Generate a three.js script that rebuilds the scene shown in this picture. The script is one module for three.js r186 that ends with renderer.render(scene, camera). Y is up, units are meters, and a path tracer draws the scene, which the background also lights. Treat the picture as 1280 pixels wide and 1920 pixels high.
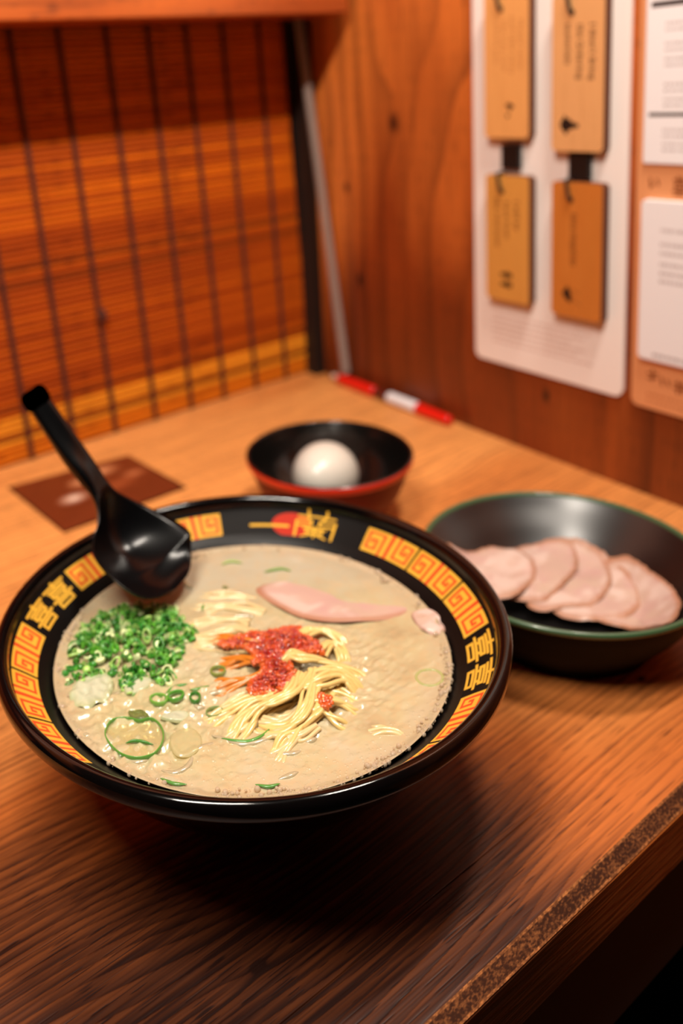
import * as THREE from 'three';
import { RoundedBoxGeometry } from 'three/addons/geometries/RoundedBoxGeometry.js';
import { mergeGeometries, mergeVertices } from 'three/addons/utils/BufferGeometryUtils.js';
import { RectAreaLightUniformsLib } from 'three/addons/lights/RectAreaLightUniformsLib.js';

// ---------------------------------------------------------------- camera, light, exposure (y = 0 is the counter top; metres)
const scene = new THREE.Scene();
scene.background = new THREE.Color(0x000000);
const F = 1666.3, CX = 353.0, CY = 488.5;                 // focal length and optical centre of the (lens-shifted) picture, pixels of 1280 x 1920
const camera = new THREE.PerspectiveCamera(2 * Math.atan(960 / F) * 180 / Math.PI, 1280 / 1920, 0.02, 20);
camera.position.set(0, 0.31, 0);
camera.rotation.set(-0.1956, -0.587, -0.0745, 'YXZ');
camera.setViewOffset(1280, 1920, 640 - CX, 960 - CY, 1280, 1920);
camera.focus = 0.315;
camera.userData.fStop = 5.3;
camera.updateProjectionMatrix();
camera.updateMatrixWorld();
const renderer = new THREE.WebGLRenderer({ antialias: true });
renderer.toneMapping = THREE.LinearToneMapping;
renderer.toneMappingExposure = 1.0;
renderer.shadowMap.enabled = true;
RectAreaLightUniformsLib.init();
const LAMPS = [{ x: -0.15, w: 0.42, power: 195, label: 'long slim white lamp hanging above the counter, left of the pair' }, { x: 0.41, w: 0.15, power: 285, label: 'short slim white lamp hanging above the counter, beside the right wall' }];
const LAMP = { y: 0.9, z: -0.14, d: 0.04, color: 0xfff3e4, tilt: 0.45 };

// ---------------------------------------------------------------- helpers
function rng(seed) { let a = seed >>> 0; return () => { a = (a + 0x6d2b79f5) | 0; let t = Math.imul(a ^ (a >>> 15), 1 | a); t = (t + Math.imul(t ^ (t >>> 7), 61 | t)) ^ t; return ((t ^ (t >>> 14)) >>> 0) / 4294967296; }; }
const lerp = (a, b, t) => a + (b - a) * t, clamp = (x, a = 0, b = 1) => Math.min(b, Math.max(a, x));
const smooth = (a, b, x) => { const t = clamp((x - a) / (b - a)); return t * t * (3 - 2 * t); };
const PERM = new Float32Array(65536); { const r = rng(77); for (let i = 0; i < 65536; i++) PERM[i] = r(); }
function vn(x, y) {                                   // value noise, 0..1
  const xi = Math.floor(x), yi = Math.floor(y), fx = x - xi, fy = y - yi, u = fx * fx * (3 - 2 * fx), v = fy * fy * (3 - 2 * fy);
  const h = (i, j) => PERM[((i * 73856093) ^ (j * 19349663) ^ ((i + j) * 83492791)) & 65535];
  const a = h(xi, yi), b = h(xi + 1, yi), c = h(xi, yi + 1), d = h(xi + 1, yi + 1);
  return a + (b - a) * u + (c - a) * v + (a - b - c + d) * u * v;
}
function fbm(x, y, o = 4) { let s = 0, a = 0.5, n = 0; for (let i = 0; i < o; i++) { s += a * vn(x, y); n += a; a *= 0.5; x = x * 2.03 + 17.1; y = y * 2.03 + 5.7; } return s / n; }
const hex = (h) => new THREE.Color(h);
const numbers = {};
function numbered(n) { if (!(n in numbers)) { numbers[n] = 0; return n; } numbers[n]++; return n + '_' + String(numbers[n]).padStart(3, '0'); }
function std(color, roughness = 0.6, extra = {}) { return new THREE.MeshStandardMaterial({ color, roughness, ...extra }); }
function phys(color, roughness = 0.4, extra = {}) { return new THREE.MeshPhysicalMaterial({ color, roughness, ...extra }); }
function mesh(name, g, m, parent) { const o = new THREE.Mesh(g, m); o.name = parent === scene || !parent ? numbered(name) : name; o.castShadow = o.receiveShadow = true; (parent || scene).add(o); return o; }
function part(name, g, m, parent, label) { const o = mesh(name, g, m, parent); const same = parent.children.filter((c) => c !== o && (c.name === name || c.name.startsWith(name + '_'))).length; if (same) o.name = name + '_' + String(same).padStart(3, '0'); if (label) o.userData.label = label; return o; }
function tag(o, label, category, group, kind) { o.userData.label = label; if (category) o.userData.category = category; if (group) o.userData.group = group; if (kind) o.userData.kind = kind; return o; }
function thing(name, label, category, pos = [0, 0, 0], group) { const o = new THREE.Group(); o.name = numbered(name); o.position.set(...pos); scene.add(o); return tag(o, label, category, group); }
function structure(name, g, m) { const o = mesh(name, g, m, scene); o.userData.kind = 'structure'; return o; }
function settle(o) {                                   // moves a mesh's origin to the middle of its base
  o.geometry.computeBoundingBox(); const b = o.geometry.boundingBox, c = b.getCenter(new THREE.Vector3()); c.y = b.min.y;
  o.geometry.translate(-c.x, -c.y, -c.z); o.position.add(c); return o;
}
const box = (w, h, d, x = 0, y = 0, z = 0) => new THREE.BoxGeometry(w, h, d).translate(x, y, z);
const rbox = (w, h, d, r, x = 0, y = 0, z = 0, s = 2) => new RoundedBoxGeometry(w, h, d, s, r).translate(x, y, z);
function setUV(g, fn) { const p = g.attributes.position, uv = new Float32Array(p.count * 2); for (let i = 0; i < p.count; i++) { const [u, v] = fn(p.getX(i), p.getY(i), p.getZ(i)); uv[2 * i] = u; uv[2 * i + 1] = v; } g.setAttribute('uv', new THREE.BufferAttribute(uv, 2)); return g; }
function dataTex(w, h, fn, srgb = true) {
  const a = new Uint8Array(w * h * 4);
  for (let j = 0; j < h; j++) for (let i = 0; i < w; i++) { const c = fn(i, j), k = (j * w + i) * 4; a[k] = c[0]; a[k + 1] = c[1]; a[k + 2] = c[2]; a[k + 3] = 255; }
  const t = new THREE.DataTexture(a, w, h); t.magFilter = THREE.LinearFilter; t.minFilter = THREE.LinearFilter; t.wrapS = t.wrapT = THREE.MirroredRepeatWrapping;
  if (srgb) t.colorSpace = THREE.SRGBColorSpace; t.needsUpdate = true; return t;
}
function canvasTex(w, h, draw) { const c = document.createElement('canvas'); c.width = w; c.height = h; const g = c.getContext('2d'); draw(g, w, h); const t = new THREE.CanvasTexture(c); t.colorSpace = THREE.SRGBColorSpace; t.magFilter = THREE.LinearFilter; return t; }

// wood: u runs along the grain; sizes in metres
function wood({ w, h, su, sv, seed = 0, light, mid, dark, rings = 60, knots = [], tone = () => 0, ringDark = 0.55, fiber = 0.25, cathedral = 0.02 }) {
  const L = light, M = mid, D = dark, ht = new Uint8Array(w * h);
  const map = dataTex(w, h, (i, j) => {
    const u = i / w * su + seed * 3.1, v = j / h * sv + seed * 1.7, ku = i / w * su, kv = j / h * sv;
    let warp = (fbm(u * 3.2, v * 9, 3) - 0.5) * cathedral * 2 + (fbm(u * 11, v * 40, 2) - 0.5) * 0.004, kn = 0;
    for (const [a, b, r] of knots) { const du = (ku - a) / (r * 3.2), dv = (kv - b) / r, q = du * du + dv * dv; if (q < 12) { warp += Math.exp(-q * 0.6) * r * 0.9 * (kv > b ? 1 : -1); const core = ((ku - a) / (r * 0.8)) ** 2 + ((kv - b) / (r * 0.5)) ** 2; kn = Math.max(kn, Math.exp(-core * 1.3)); } }
    const ph = (v + warp) * rings, ring = ph - Math.floor(ph);
    const band = Math.pow(ring, 2.2) * (1 - smooth(0.93, 1, ring)) * (0.35 + 0.65 * vn(Math.floor(ph) * 3.7, seed + u * 2));
    const f1 = vn(u * 55, v * 1900) - 0.5, f2 = vn(u * 18, v * 700) - 0.5, low = fbm(u * 4, v * 14, 3);
    const pore = smooth(0.8, 0.95, vn(u * 70, v * 2400)) * 0.35;
    let t = clamp((low - 0.5) * 1.7 + 0.42 + tone(ku, kv));            // 0 light .. 1 mid
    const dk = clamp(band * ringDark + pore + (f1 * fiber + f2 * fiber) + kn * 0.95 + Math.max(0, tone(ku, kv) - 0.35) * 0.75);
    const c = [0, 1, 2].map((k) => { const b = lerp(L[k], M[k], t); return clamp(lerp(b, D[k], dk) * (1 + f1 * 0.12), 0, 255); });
    ht[j * w + i] = clamp(150 - band * 70 - pore * 180 + f1 * 60 - kn * 40, 0, 255);
    return c;
  });
  const bump = dataTex(w, h, (i, j) => { const a = ht[j * w + i]; return [a, a, a]; }, false);
  return { map, bump };
}
function woodMat(o, roughness, bumpScale, extra = {}) { const t = wood(o); return phys(0xffffff, roughness, { map: t.map, bumpMap: t.bump, bumpScale, ...extra }); }

// ribbon swept along a curve lying roughly level: rectangular section with softened corners
function ribbon(pts, closed, hgt, thick, seg = 64, taper = false) {
  const curve = new THREE.CatmullRomCurve3(pts.map((p) => new THREE.Vector3(...p)), closed), pos = [], idx = [], up = new THREE.Vector3(0, 1, 0), S = 8;
  const n = closed ? seg : seg + 1;
  for (let i = 0; i < n; i++) {
    const t = i / seg, p = curve.getPoint(t), tg = curve.getTangent(t), sd = new THREE.Vector3().crossVectors(up, tg).normalize(), k = taper ? Math.max(0.08, Math.sin(Math.PI * clamp(t, 0.01, 0.99)) ** 0.6) : 1;
    for (let s = 0; s < S; s++) { const a = s / S * Math.PI * 2, cx = Math.sign(Math.cos(a)) * Math.abs(Math.cos(a)) ** 0.6, sy = Math.sign(Math.sin(a)) * Math.abs(Math.sin(a)) ** 0.6; pos.push(p.x + sd.x * cx * thick / 2 * k, p.y + sy * hgt / 2 * k, p.z + sd.z * cx * thick / 2 * k); }
  }
  const rows = closed ? seg : seg;
  for (let i = 0; i < rows; i++) for (let s = 0; s < S; s++) { const a = i * S + s, b = i * S + (s + 1) % S, c = ((i + 1) % n) * S + s, d = ((i + 1) % n) * S + (s + 1) % S; idx.push(a, b, c, b, d, c); }
  if (!closed) for (const e of [0, seg]) for (let s = 1; s < S - 1; s++) e ? idx.push(e * S, e * S + s + 1, e * S + s) : idx.push(0, s, s + 1);
  const g = new THREE.BufferGeometry(); g.setAttribute('position', new THREE.Float32BufferAttribute(pos, 3)); g.setIndex(idx); g.computeVertexNormals(); return g;
}
// a slice: closed outline in plan, a height field, a thickness, rounded edge, vertex colours from color(edge, x, z)
function slab(outline, top, thick, color, K = 14, N = 96, wob = 0) {
  const cv = new THREE.CatmullRomCurve3(outline.map(([x, z]) => new THREE.Vector3(x, 0, z)), true, 'centripetal'), cen = new THREE.Vector3();
  const ring = []; for (let i = 0; i < N; i++) { const p = cv.getPointAt(i / N); p.x += (vn(i * 0.9, 3.3 + wob * 999) - 0.5) * wob; p.z += (vn(i * 0.9, 8.3 + wob * 777) - 0.5) * wob; ring.push(p); cen.add(p); } cen.multiplyScalar(1 / N);
  const pos = [], col = [], idx = [];
  const put = (x, y, z, e) => { pos.push(x, y, z); const c = color(e, x, z); col.push(c[0], c[1], c[2]); };
  for (const side of [1, -1]) {
    const base = pos.length / 3; put(cen.x, top(cen.x, cen.z) - (side < 0 ? thick : 0), cen.z, 0);
    for (let k = 1; k <= K; k++) for (let i = 0; i < N; i++) { const f = k / K, x = lerp(cen.x, ring[i].x, f), z = lerp(cen.z, ring[i].z, f), e = smooth(0.8, 1, f), r = (1 - Math.sqrt(Math.max(0, 1 - e * e))) * thick / 2; put(x, top(x, z) - (side > 0 ? r : thick - r), z, f); }
    for (let i = 0; i < N; i++) { const a = base + 1 + i, b = base + 1 + (i + 1) % N; side > 0 ? idx.push(base, b, a) : idx.push(base, a, b); }
    for (let k = 1; k < K; k++) for (let i = 0; i < N; i++) { const a = base + 1 + (k - 1) * N + i, b = base + 1 + (k - 1) * N + (i + 1) % N, c = a + N, d = b + N; side > 0 ? idx.push(a, b, c, b, d, c) : idx.push(a, c, b, b, c, d); }
  }
  const g = new THREE.BufferGeometry(); g.setAttribute('position', new THREE.Float32BufferAttribute(pos, 3)); g.setAttribute('color', new THREE.Float32BufferAttribute(col, 3)); g.setIndex(idx); g.computeVertexNormals(); return g;
}
function inPoly(x, z, P) { let c = false; for (let i = 0, j = P.length - 1; i < P.length; j = i++) if ((P[i][1] > z) !== (P[j][1] > z) && x < (P[j][0] - P[i][0]) * (z - P[i][1]) / (P[j][1] - P[i][1]) + P[i][0]) c = !c; return c; }
function scatter(P, n, r) { const xs = P.map((p) => p[0]), zs = P.map((p) => p[1]), out = []; let g = 0; while (out.length < n && g++ < n * 60) { const x = lerp(Math.min(...xs), Math.max(...xs), r()), z = lerp(Math.min(...zs), Math.max(...zs), r()); if (inPoly(x, z, P)) out.push([x, z]); } return out; }
function edgeDist(x, z, P) { let m = 1e9; for (let i = 0, j = P.length - 1; i < P.length; j = i++) { const dx = P[i][0] - P[j][0], dz = P[i][1] - P[j][1], t = clamp(((x - P[j][0]) * dx + (z - P[j][1]) * dz) / (dx * dx + dz * dz)); m = Math.min(m, Math.hypot(x - P[j][0] - t * dx, z - P[j][1] - t * dz)); } return m; }
const lathe = (pts, n = 128) => new THREE.LatheGeometry(pts.map(([r, y]) => new THREE.Vector2(r, y)), n);
function splinePts(pts, n) { const c = new THREE.CatmullRomCurve3(pts.map(([r, y]) => new THREE.Vector3(r, y, 0)), false, 'centripetal'); return c.getPoints(n).map((p) => [p.x, p.y]); }
function roundRect(w, h, r) { const s = new THREE.Shape(); s.moveTo(r, 0); s.lineTo(w - r, 0); s.absarc(w - r, r, r, -Math.PI / 2, 0); s.lineTo(w, h - r); s.absarc(w - r, h - r, r, 0, Math.PI / 2); s.lineTo(r, h); s.absarc(r, h - r, r, Math.PI / 2, Math.PI); s.lineTo(0, r); s.absarc(r, r, r, Math.PI, 1.5 * Math.PI); return s; }

// ---------------------------------------------------------------- the setting
const BACK = -0.6896, CORNER = new THREE.Vector3(0.6122, 0, -0.6876), WALL_TURN = -(Math.PI / 2 + Math.atan(0.073));
// a frame standing on the right-hand wall: local x along the wall towards the viewer, y up, z out of the wall
function onWall(o) { o.position.copy(CORNER); o.rotation.y = WALL_TURN; return o; }
function wallPoint(u, y, off) { return new THREE.Vector3(u, y, off).applyAxisAngle(new THREE.Vector3(0, 1, 0), WALL_TURN).add(CORNER); }

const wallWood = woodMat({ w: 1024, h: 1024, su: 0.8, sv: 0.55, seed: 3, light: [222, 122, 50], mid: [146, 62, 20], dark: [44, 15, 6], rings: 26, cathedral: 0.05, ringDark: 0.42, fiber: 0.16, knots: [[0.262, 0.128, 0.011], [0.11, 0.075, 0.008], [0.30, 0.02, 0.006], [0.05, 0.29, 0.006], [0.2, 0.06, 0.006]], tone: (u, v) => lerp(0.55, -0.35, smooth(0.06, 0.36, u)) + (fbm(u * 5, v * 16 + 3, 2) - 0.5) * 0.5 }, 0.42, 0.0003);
{
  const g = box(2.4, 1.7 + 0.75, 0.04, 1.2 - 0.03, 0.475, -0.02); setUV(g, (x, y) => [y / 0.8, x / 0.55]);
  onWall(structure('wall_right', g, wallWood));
}
const dullWood = std(0x1c0f08, 0.7), plaster = std(0x0d0906, 0.9);
structure('floor', box(4.2, 0.05, 3.4, 0.2, -0.775, 0.85), std(0x080605, 0.7));
structure('ceiling', box(4.2, 0.05, 3.4, 0.2, 1.725, 0.85), plaster);
structure('wall_back', box(4.2, 2.5, 0.05, 0.2, 0.475, -0.815), std(0x1c0f08, 0.8));
structure('wall_left', box(0.05, 2.5, 3.4, -1.875, 0.475, 0.85), dullWood);
structure('wall_front', box(4.2, 2.5, 0.05, 0.2, 0.475, 2.525), plaster);

const beamWood = woodMat({ w: 1024, h: 256, su: 1.0, sv: 0.3, seed: 9, light: [206, 104, 36], mid: [150, 62, 18], dark: [56, 22, 10], rings: 34, ringDark: 0.4 }, 0.45, 0.0003);
{ const g = rbox(1.9, 0.3, 0.05, 0.002, 0.598 - 0.95, 0.3625 + 0.15, -0.6055 - 0.025); setUV(g, (x, y, z) => [x, (y + z) / 0.3]); structure('trim_1', g, beamWood); }
{ const g = box(0.014, 0.365, 0.02, 0.6055, 0.1825, -0.683); structure('trim_2', g, std(0x170c07, 0.6)); }

// ---------------------------------------------------------------- counter: two boards, bevelled worn edge, fascia
{
  const t = thing('counter', 'orange-brown wooden counter with worn dark grain and painted shade at its front left', 'counter', [0.17, 0, -0.43]);
  const X0 = -0.35, X1 = 0.62, TW = 0.7, TH = 0.54;
  const toWall = (g) => { const p = g.attributes.position; for (let i = 0; i < p.count; i++) if (p.getX(i) > X1 - 0.17 - 0.002) p.setX(i, CORNER.x - 0.17 - 0.073 * (p.getZ(i) - 0.43 - CORNER.z) - 0.0004); return g; };
  const tone = (u, v) => { const x = u - 0.06, z = -0.70 + v; const n = fbm(x * 9 + 4, z * 16, 3); return lerp(-0.35, 0.15, smooth(-0.5, -0.22, z)) + 1.2 * smooth(0.34, 0.235, x + (n - 0.5) * 0.1) * smooth(-0.37, -0.24, z + (n - 0.5) * 0.14); };  // darker stain towards the front left, partly shade painted into the wood colour
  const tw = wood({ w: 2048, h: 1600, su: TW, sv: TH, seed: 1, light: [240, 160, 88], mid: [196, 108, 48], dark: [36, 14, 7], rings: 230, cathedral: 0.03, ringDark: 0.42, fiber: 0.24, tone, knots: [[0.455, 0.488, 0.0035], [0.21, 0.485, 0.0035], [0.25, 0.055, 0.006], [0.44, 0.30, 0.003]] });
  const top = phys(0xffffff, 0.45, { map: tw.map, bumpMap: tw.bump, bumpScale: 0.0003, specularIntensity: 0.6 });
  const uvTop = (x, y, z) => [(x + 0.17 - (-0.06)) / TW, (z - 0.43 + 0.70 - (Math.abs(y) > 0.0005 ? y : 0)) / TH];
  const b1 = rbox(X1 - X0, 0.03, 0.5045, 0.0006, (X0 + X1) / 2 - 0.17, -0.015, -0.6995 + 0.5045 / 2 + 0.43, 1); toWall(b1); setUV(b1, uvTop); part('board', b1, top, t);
  // front board with the bevel along its arris
  const s = new THREE.Shape(); s.moveTo(-0.195, -0.03); s.lineTo(-0.195, -0.0004); s.lineTo(-0.1946, 0); s.lineTo(-0.1672, 0); s.lineTo(-0.1660, -0.0005); s.lineTo(-0.1612, -0.0052); s.lineTo(-0.1606, -0.0062); s.lineTo(-0.1606, -0.03); s.lineTo(-0.195, -0.03);
  const profile = (shape) => { const g = new THREE.ExtrudeGeometry(shape, { depth: X1 - X0, bevelEnabled: false, steps: 1 }); g.rotateY(-Math.PI / 2); g.translate(X1 - 0.17, 0, 0.43); return toWall(g); };
  const flip = (shape) => { const g = profile(shape); return g; };
  const fb = flip(s); fb.scale(1, 1, 1);
  // ExtrudeGeometry's x became world z through the turn above
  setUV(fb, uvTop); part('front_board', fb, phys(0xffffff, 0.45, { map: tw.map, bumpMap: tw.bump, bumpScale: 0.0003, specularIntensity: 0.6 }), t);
  // the worn bevel itself, a strip of short speckled end grain
  const st = new THREE.Shape(); st.moveTo(-0.16605, -0.0002); st.lineTo(-0.1658, 0.00015); st.lineTo(-0.1608, -0.0052); st.lineTo(-0.1611, -0.0055); st.lineTo(-0.16605, -0.0002);
  const speck = dataTex(1024, 32, (i, j) => { const n = fbm(i * 0.35, j * 0.45, 3), m = fbm(i * 0.03, j * 0.1, 2), k = clamp((n - 0.36) * 2.2 + (m - 0.5) * 0.6); const e = j < 4 || j > 27 ? 0.35 : 0; const q = clamp(k * 0.55 + e); return [lerp(58, 215, q), lerp(28, 136, q), lerp(13, 76, q)]; });
  const bg = profile(st); setUV(bg, (x, y) => [x / 0.35, clamp(0.5 + (y + 0.0026) / 0.0052)]); part('bevel', bg, std(0xffffff, 0.55, { map: speck }), t);
  const fs = box(X1 - X0, 0.05, 0.02, (X0 + X1) / 2 - 0.17, -0.0555, -0.172 + 0.43); toWall(fs); part('fascia', fs, std(0x2a180e, 0.7), t);
  for (const x of [-0.5, 0.42]) part('support', box(0.03, 0.70, 0.40, x, -0.38, -0.03), std(0x1a0f09, 0.8), t);
}

// ---------------------------------------------------------------- bamboo blind: every slat and every cord
{
  const t = thing('bamboo_blind', 'orange-brown bamboo slat blind with dark vertical cords behind the counter', 'blind', [0.15, 0, BACK]);
  const r = rng(5), tones = [];
  const bt = wood({ w: 1024, h: 64, su: 1, sv: 0.06, seed: 12, light: [255, 255, 255], mid: [225, 215, 200], dark: [120, 90, 60], rings: 200, ringDark: 0.2, fiber: 0.2 });
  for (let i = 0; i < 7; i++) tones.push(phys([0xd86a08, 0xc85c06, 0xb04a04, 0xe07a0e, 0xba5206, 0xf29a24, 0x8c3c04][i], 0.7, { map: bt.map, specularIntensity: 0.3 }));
  const P = 0.005, N = 76, geos = [];
  for (let k = 0; k < 4; k++) { const g = new THREE.CylinderGeometry(0.5, 0.5, 1, 10, 1).rotateZ(Math.PI / 2).scale(1, P * 0.94, 0.0022 + 0.0004 * k); setUV(g, (x, y) => [x + 0.5, 0.2 * k + y * 3]); geos.push(g); }
  for (let i = 0; i < N; i++) {
    const y = 0.0015 + (i + 0.5) * P, x1 = 0.6035 - 0.044 * y, x0 = -0.42;
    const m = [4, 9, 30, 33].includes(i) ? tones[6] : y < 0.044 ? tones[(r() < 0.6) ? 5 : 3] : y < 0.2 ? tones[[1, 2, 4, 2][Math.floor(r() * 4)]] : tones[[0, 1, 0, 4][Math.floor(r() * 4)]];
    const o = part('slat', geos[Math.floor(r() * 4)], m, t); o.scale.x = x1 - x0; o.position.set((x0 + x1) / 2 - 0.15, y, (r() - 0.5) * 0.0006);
  }
  const cm = std(0x4a1a08, 0.9);
  for (const [xt, xb] of [[0.215, 0.238], [0.257, 0.2795], [0.2995, 0.321], [0.343, 0.3635], [0.3885, 0.407], [0.4310, 0.4485], [0.472, 0.4885], [0.5135, 0.529], [0.5565, 0.569]]) {
    const c = new THREE.CatmullRomCurve3(Array.from({ length: 13 }, (_, k) => new THREE.Vector3(lerp(xb, xt, k / 12) - 0.15, 0.002 + k / 12 * 0.38, 0.0032 + 0.0004 * (k % 2))));
    const g = new THREE.TubeGeometry(c, 40, 0.0024, 8).scale(1, 1, 1); const p = g.attributes.position; for (let i = 0; i < p.count; i++) p.setZ(i, 0.0026 + (p.getZ(i) - 0.0034) * 0.5); part('cord', g, cm, t);
  }
  part('knot', new THREE.IcosahedronGeometry(0.0045, 2).scale(1, 1.5, 0.8).translate(0.3590 - 0.15, 0.1135, 0.006), cm, t);
}

// ---------------------------------------------------------------- lamp over the counter (above the frame)
for (const l of LAMPS) {
  const t = thing('counter_lamp', l.label, 'lamp', [l.x, LAMP.y, LAMP.z]);
  const h = new THREE.Group(); h.name = 'head'; t.add(h); h.rotation.x = LAMP.tilt;
  part('housing', rbox(l.w + 0.03, 0.03, LAMP.d + 0.02, 0.004, 0, 0.019, 0), std(0x3a3a3a, 0.5), h);
  part('diffuser', box(l.w, 0.003, LAMP.d, 0, 0.0025, 0), new THREE.MeshStandardMaterial({ color: 0xffffff, emissive: 0xfff0de, emissiveIntensity: 6 }), h);
  const L = new THREE.RectAreaLight(LAMP.color, l.power, l.w, LAMP.d); L.rotation.x = -Math.PI / 2; L.position.y = -0.002; h.add(L);
  for (const x of [-0.38, 0.38]) part('hanger', new THREE.CylinderGeometry(0.003, 0.003, 0.77, 8).translate(x * l.w, 0.42, -0.01), std(0x222222, 0.4), t);
}

// ---------------------------------------------------------------- ramen bowl
const BC = [0.2083, -0.2874], SOUP = 0.0625;
const blackGloss = phys(0x070505, 0.12, { specularIntensity: 0.7, clearcoat: 0.3, clearcoatRoughness: 0.05 });
{
  const t = thing('ramen_bowl', 'large black ramen bowl with yellow and red key pattern inside its rim', 'bowl', [BC[0], 0, BC[1]]);
  const outer = splinePts([[0.0, 0.006], [0.030, 0.006], [0.0325, 0.0], [0.0365, 0.0], [0.038, 0.003], [0.0385, 0.010], [0.045, 0.0135], [0.062, 0.024], [0.080, 0.041], [0.094, 0.0575], [0.1035, 0.0700], [0.1068, 0.0735], [0.1095, 0.0755], [0.1105, 0.0782], [0.1101, 0.0808], [0.1084, 0.0823], [0.1062, 0.0820], [0.1046, 0.0800], [0.1040, 0.0776]], 140);
  part('shell', lathe(outer, 160), blackGloss, t);
  const inner = splinePts([[0.0926, 0.0668], [0.0895, 0.0645], [0.086, 0.061], [0.075, 0.047], [0.055, 0.027], [0.03, 0.0145], [0.0, 0.012]], 40);
  part('inner_wall', lathe(inner, 160), phys(0x0a0807, 0.4, { specularIntensity: 0.4 }), t);
  // the printed band: key fret pairs, double characters and the round red emblem, repeated on the far and near side
  const W = 2048, Hh = 64, Y = '#dca638', Rd = '#cf4a22';
  const band = canvasTex(W, Hh, (g) => {
    g.fillStyle = '#0c0908'; g.fillRect(0, 0, W, Hh);
    const px = (d) => ((d % 360) + 360) % 360 / 360 * W;                 // degrees from the emblem -> texture x
    const fret = (d0, d1) => {
      const x0 = px(d0), w = (d1 - d0) / 360 * W; g.fillStyle = Y; g.fillRect(x0, 3, w, Hh - 6);
      g.strokeStyle = Rd; g.lineWidth = 5.2; g.lineJoin = 'miter';
      for (const k of [0, 1]) {
        g.save(); g.translate(x0 + w * (0.25 + 0.5 * k), Hh / 2); if (k) g.rotate(Math.PI);
        const a = w * 0.25 - 1, b = 24; g.beginPath();
        g.moveTo(a, 29); g.lineTo(a, -29);                                // shared stroke between the two
        g.moveTo(a * 0.45, 29); g.lineTo(a * 0.45, -b + 4); g.lineTo(-a * 0.72, -b + 4); g.lineTo(-a * 0.72, b - 6); g.lineTo(-a * 0.02, b - 6); g.lineTo(-a * 0.02, -4); g.lineTo(-a * 0.38, -4); g.lineTo(-a * 0.38, 6); g.stroke(); g.restore();
      }
    };
    const happy = (d0, d1) => {                                           // the doubled character
      const x0 = px(d0), w = (d1 - d0) / 360 * W; g.strokeStyle = Y; g.lineWidth = 6;
      for (const k of [0, 1]) {
        g.save(); g.translate(x0 + w * (0.25 + 0.5 * k), 0); const a = w * 0.225; g.beginPath();
        g.moveTo(-a, 9); g.lineTo(a, 9); g.moveTo(0, 1); g.lineTo(0, 18); g.moveTo(-a * 0.8, 17); g.lineTo(a * 0.8, 17);
        g.rect(-a * 0.62, 24, a * 1.24, 8); g.moveTo(-a * 0.4, 32); g.lineTo(-a * 0.4, 40); g.moveTo(a * 0.4, 32); g.lineTo(a * 0.4, 40);
        g.moveTo(-a, 41); g.lineTo(a, 41); g.rect(-a * 0.62, 48, a * 1.24, 11); g.stroke(); g.restore();
      }
    };
    for (const o of [0, 180]) {
      for (const [a, b] of [[23.5, 41.3], [42, 59.6], [60.3, 78], [102, 119.7], [120.4, 138], [138.7, 156.5]]) fret(o + a, o + b);
      happy(o + 79.2, o + 100.8);
      // emblem: red sun with the two yellow brushed characters in front of it
      const cx = px(o + 359.2), deg = W / 360; g.fillStyle = '#b42a14'; g.beginPath(); g.ellipse(cx, 35, 6.4 * deg, 31, 0, 0, 7); g.fill();
      if (cx > W - 60) { g.beginPath(); g.ellipse(cx - W, 35, 6.4 * deg, 31, 0, 0, 7); g.fill(); }
      const both = (f) => { f(0); f(-W); };
      both((sh) => {
        g.save(); g.translate(cx + sh, 0); g.strokeStyle = '#e0ac35'; g.lineCap = 'round';
        g.lineWidth = 7; g.beginPath(); g.moveTo(-13 * deg, 40); g.lineTo(-1.2 * deg, 40); g.stroke();
        const X = (v) => v * deg; g.lineWidth = 5; g.beginPath();
        g.moveTo(X(2), 9); g.lineTo(X(13.5), 8); g.moveTo(X(5), 2); g.lineTo(X(5.4), 16); g.moveTo(X(10.8), 1); g.lineTo(X(10), 16);   // grass top
        g.moveTo(X(1.6), 22); g.lineTo(X(1.4), 63); g.moveTo(X(1.6), 22); g.lineTo(X(6.4), 21); g.lineTo(X(6.2), 33); g.lineTo(X(2), 34);
        g.moveTo(X(9), 20); g.lineTo(X(14), 20); g.lineTo(X(13.8), 63); g.moveTo(X(9), 20); g.lineTo(X(9), 32); g.lineTo(X(13.6), 32);
        g.stroke(); g.lineWidth = 4; g.beginPath(); g.moveTo(X(4), 40); g.lineTo(X(11.4), 40); g.moveTo(X(7.7), 35); g.lineTo(X(7.7), 63); g.rect(X(5), 44, X(5.4), 8); g.moveTo(X(7.4), 53); g.lineTo(X(3.6), 61); g.moveTo(X(8), 53); g.lineTo(X(11.8), 61); g.stroke(); g.restore();
      });
    }
  });
  const LOGO = -37 * Math.PI / 180, N = 180, pos = [], uv = [], idx = [];
  const prof = [[0.1040, 0.0776], [0.1036, 0.0752], [0.0982, 0.0712], [0.0926, 0.0668]], vv = [1, 0.985, 0.5, 0.015];
  for (let i = 0; i <= N; i++) { const a = LOGO + i / N * Math.PI * 2; prof.forEach(([r, y], k) => { pos.push(Math.cos(a) * r, y, Math.sin(a) * r); uv.push(i / N, vv[k]); }); }
  for (let i = 0; i < N; i++) for (let k = 0; k < 3; k++) { const a = i * 4 + k, b = a + 4; idx.push(a, a + 1, b, a + 1, b + 1, b); }
  const bg = new THREE.BufferGeometry(); bg.setAttribute('position', new THREE.Float32BufferAttribute(pos, 3)); bg.setAttribute('uv', new THREE.Float32BufferAttribute(uv, 2)); bg.setIndex(idx); bg.computeVertexNormals();
  part('printed_band', bg, phys(0xffffff, 0.55, { map: band, specularIntensity: 0.25 }), t, 'yellow and red key pattern band with a red sun emblem');
}

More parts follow.
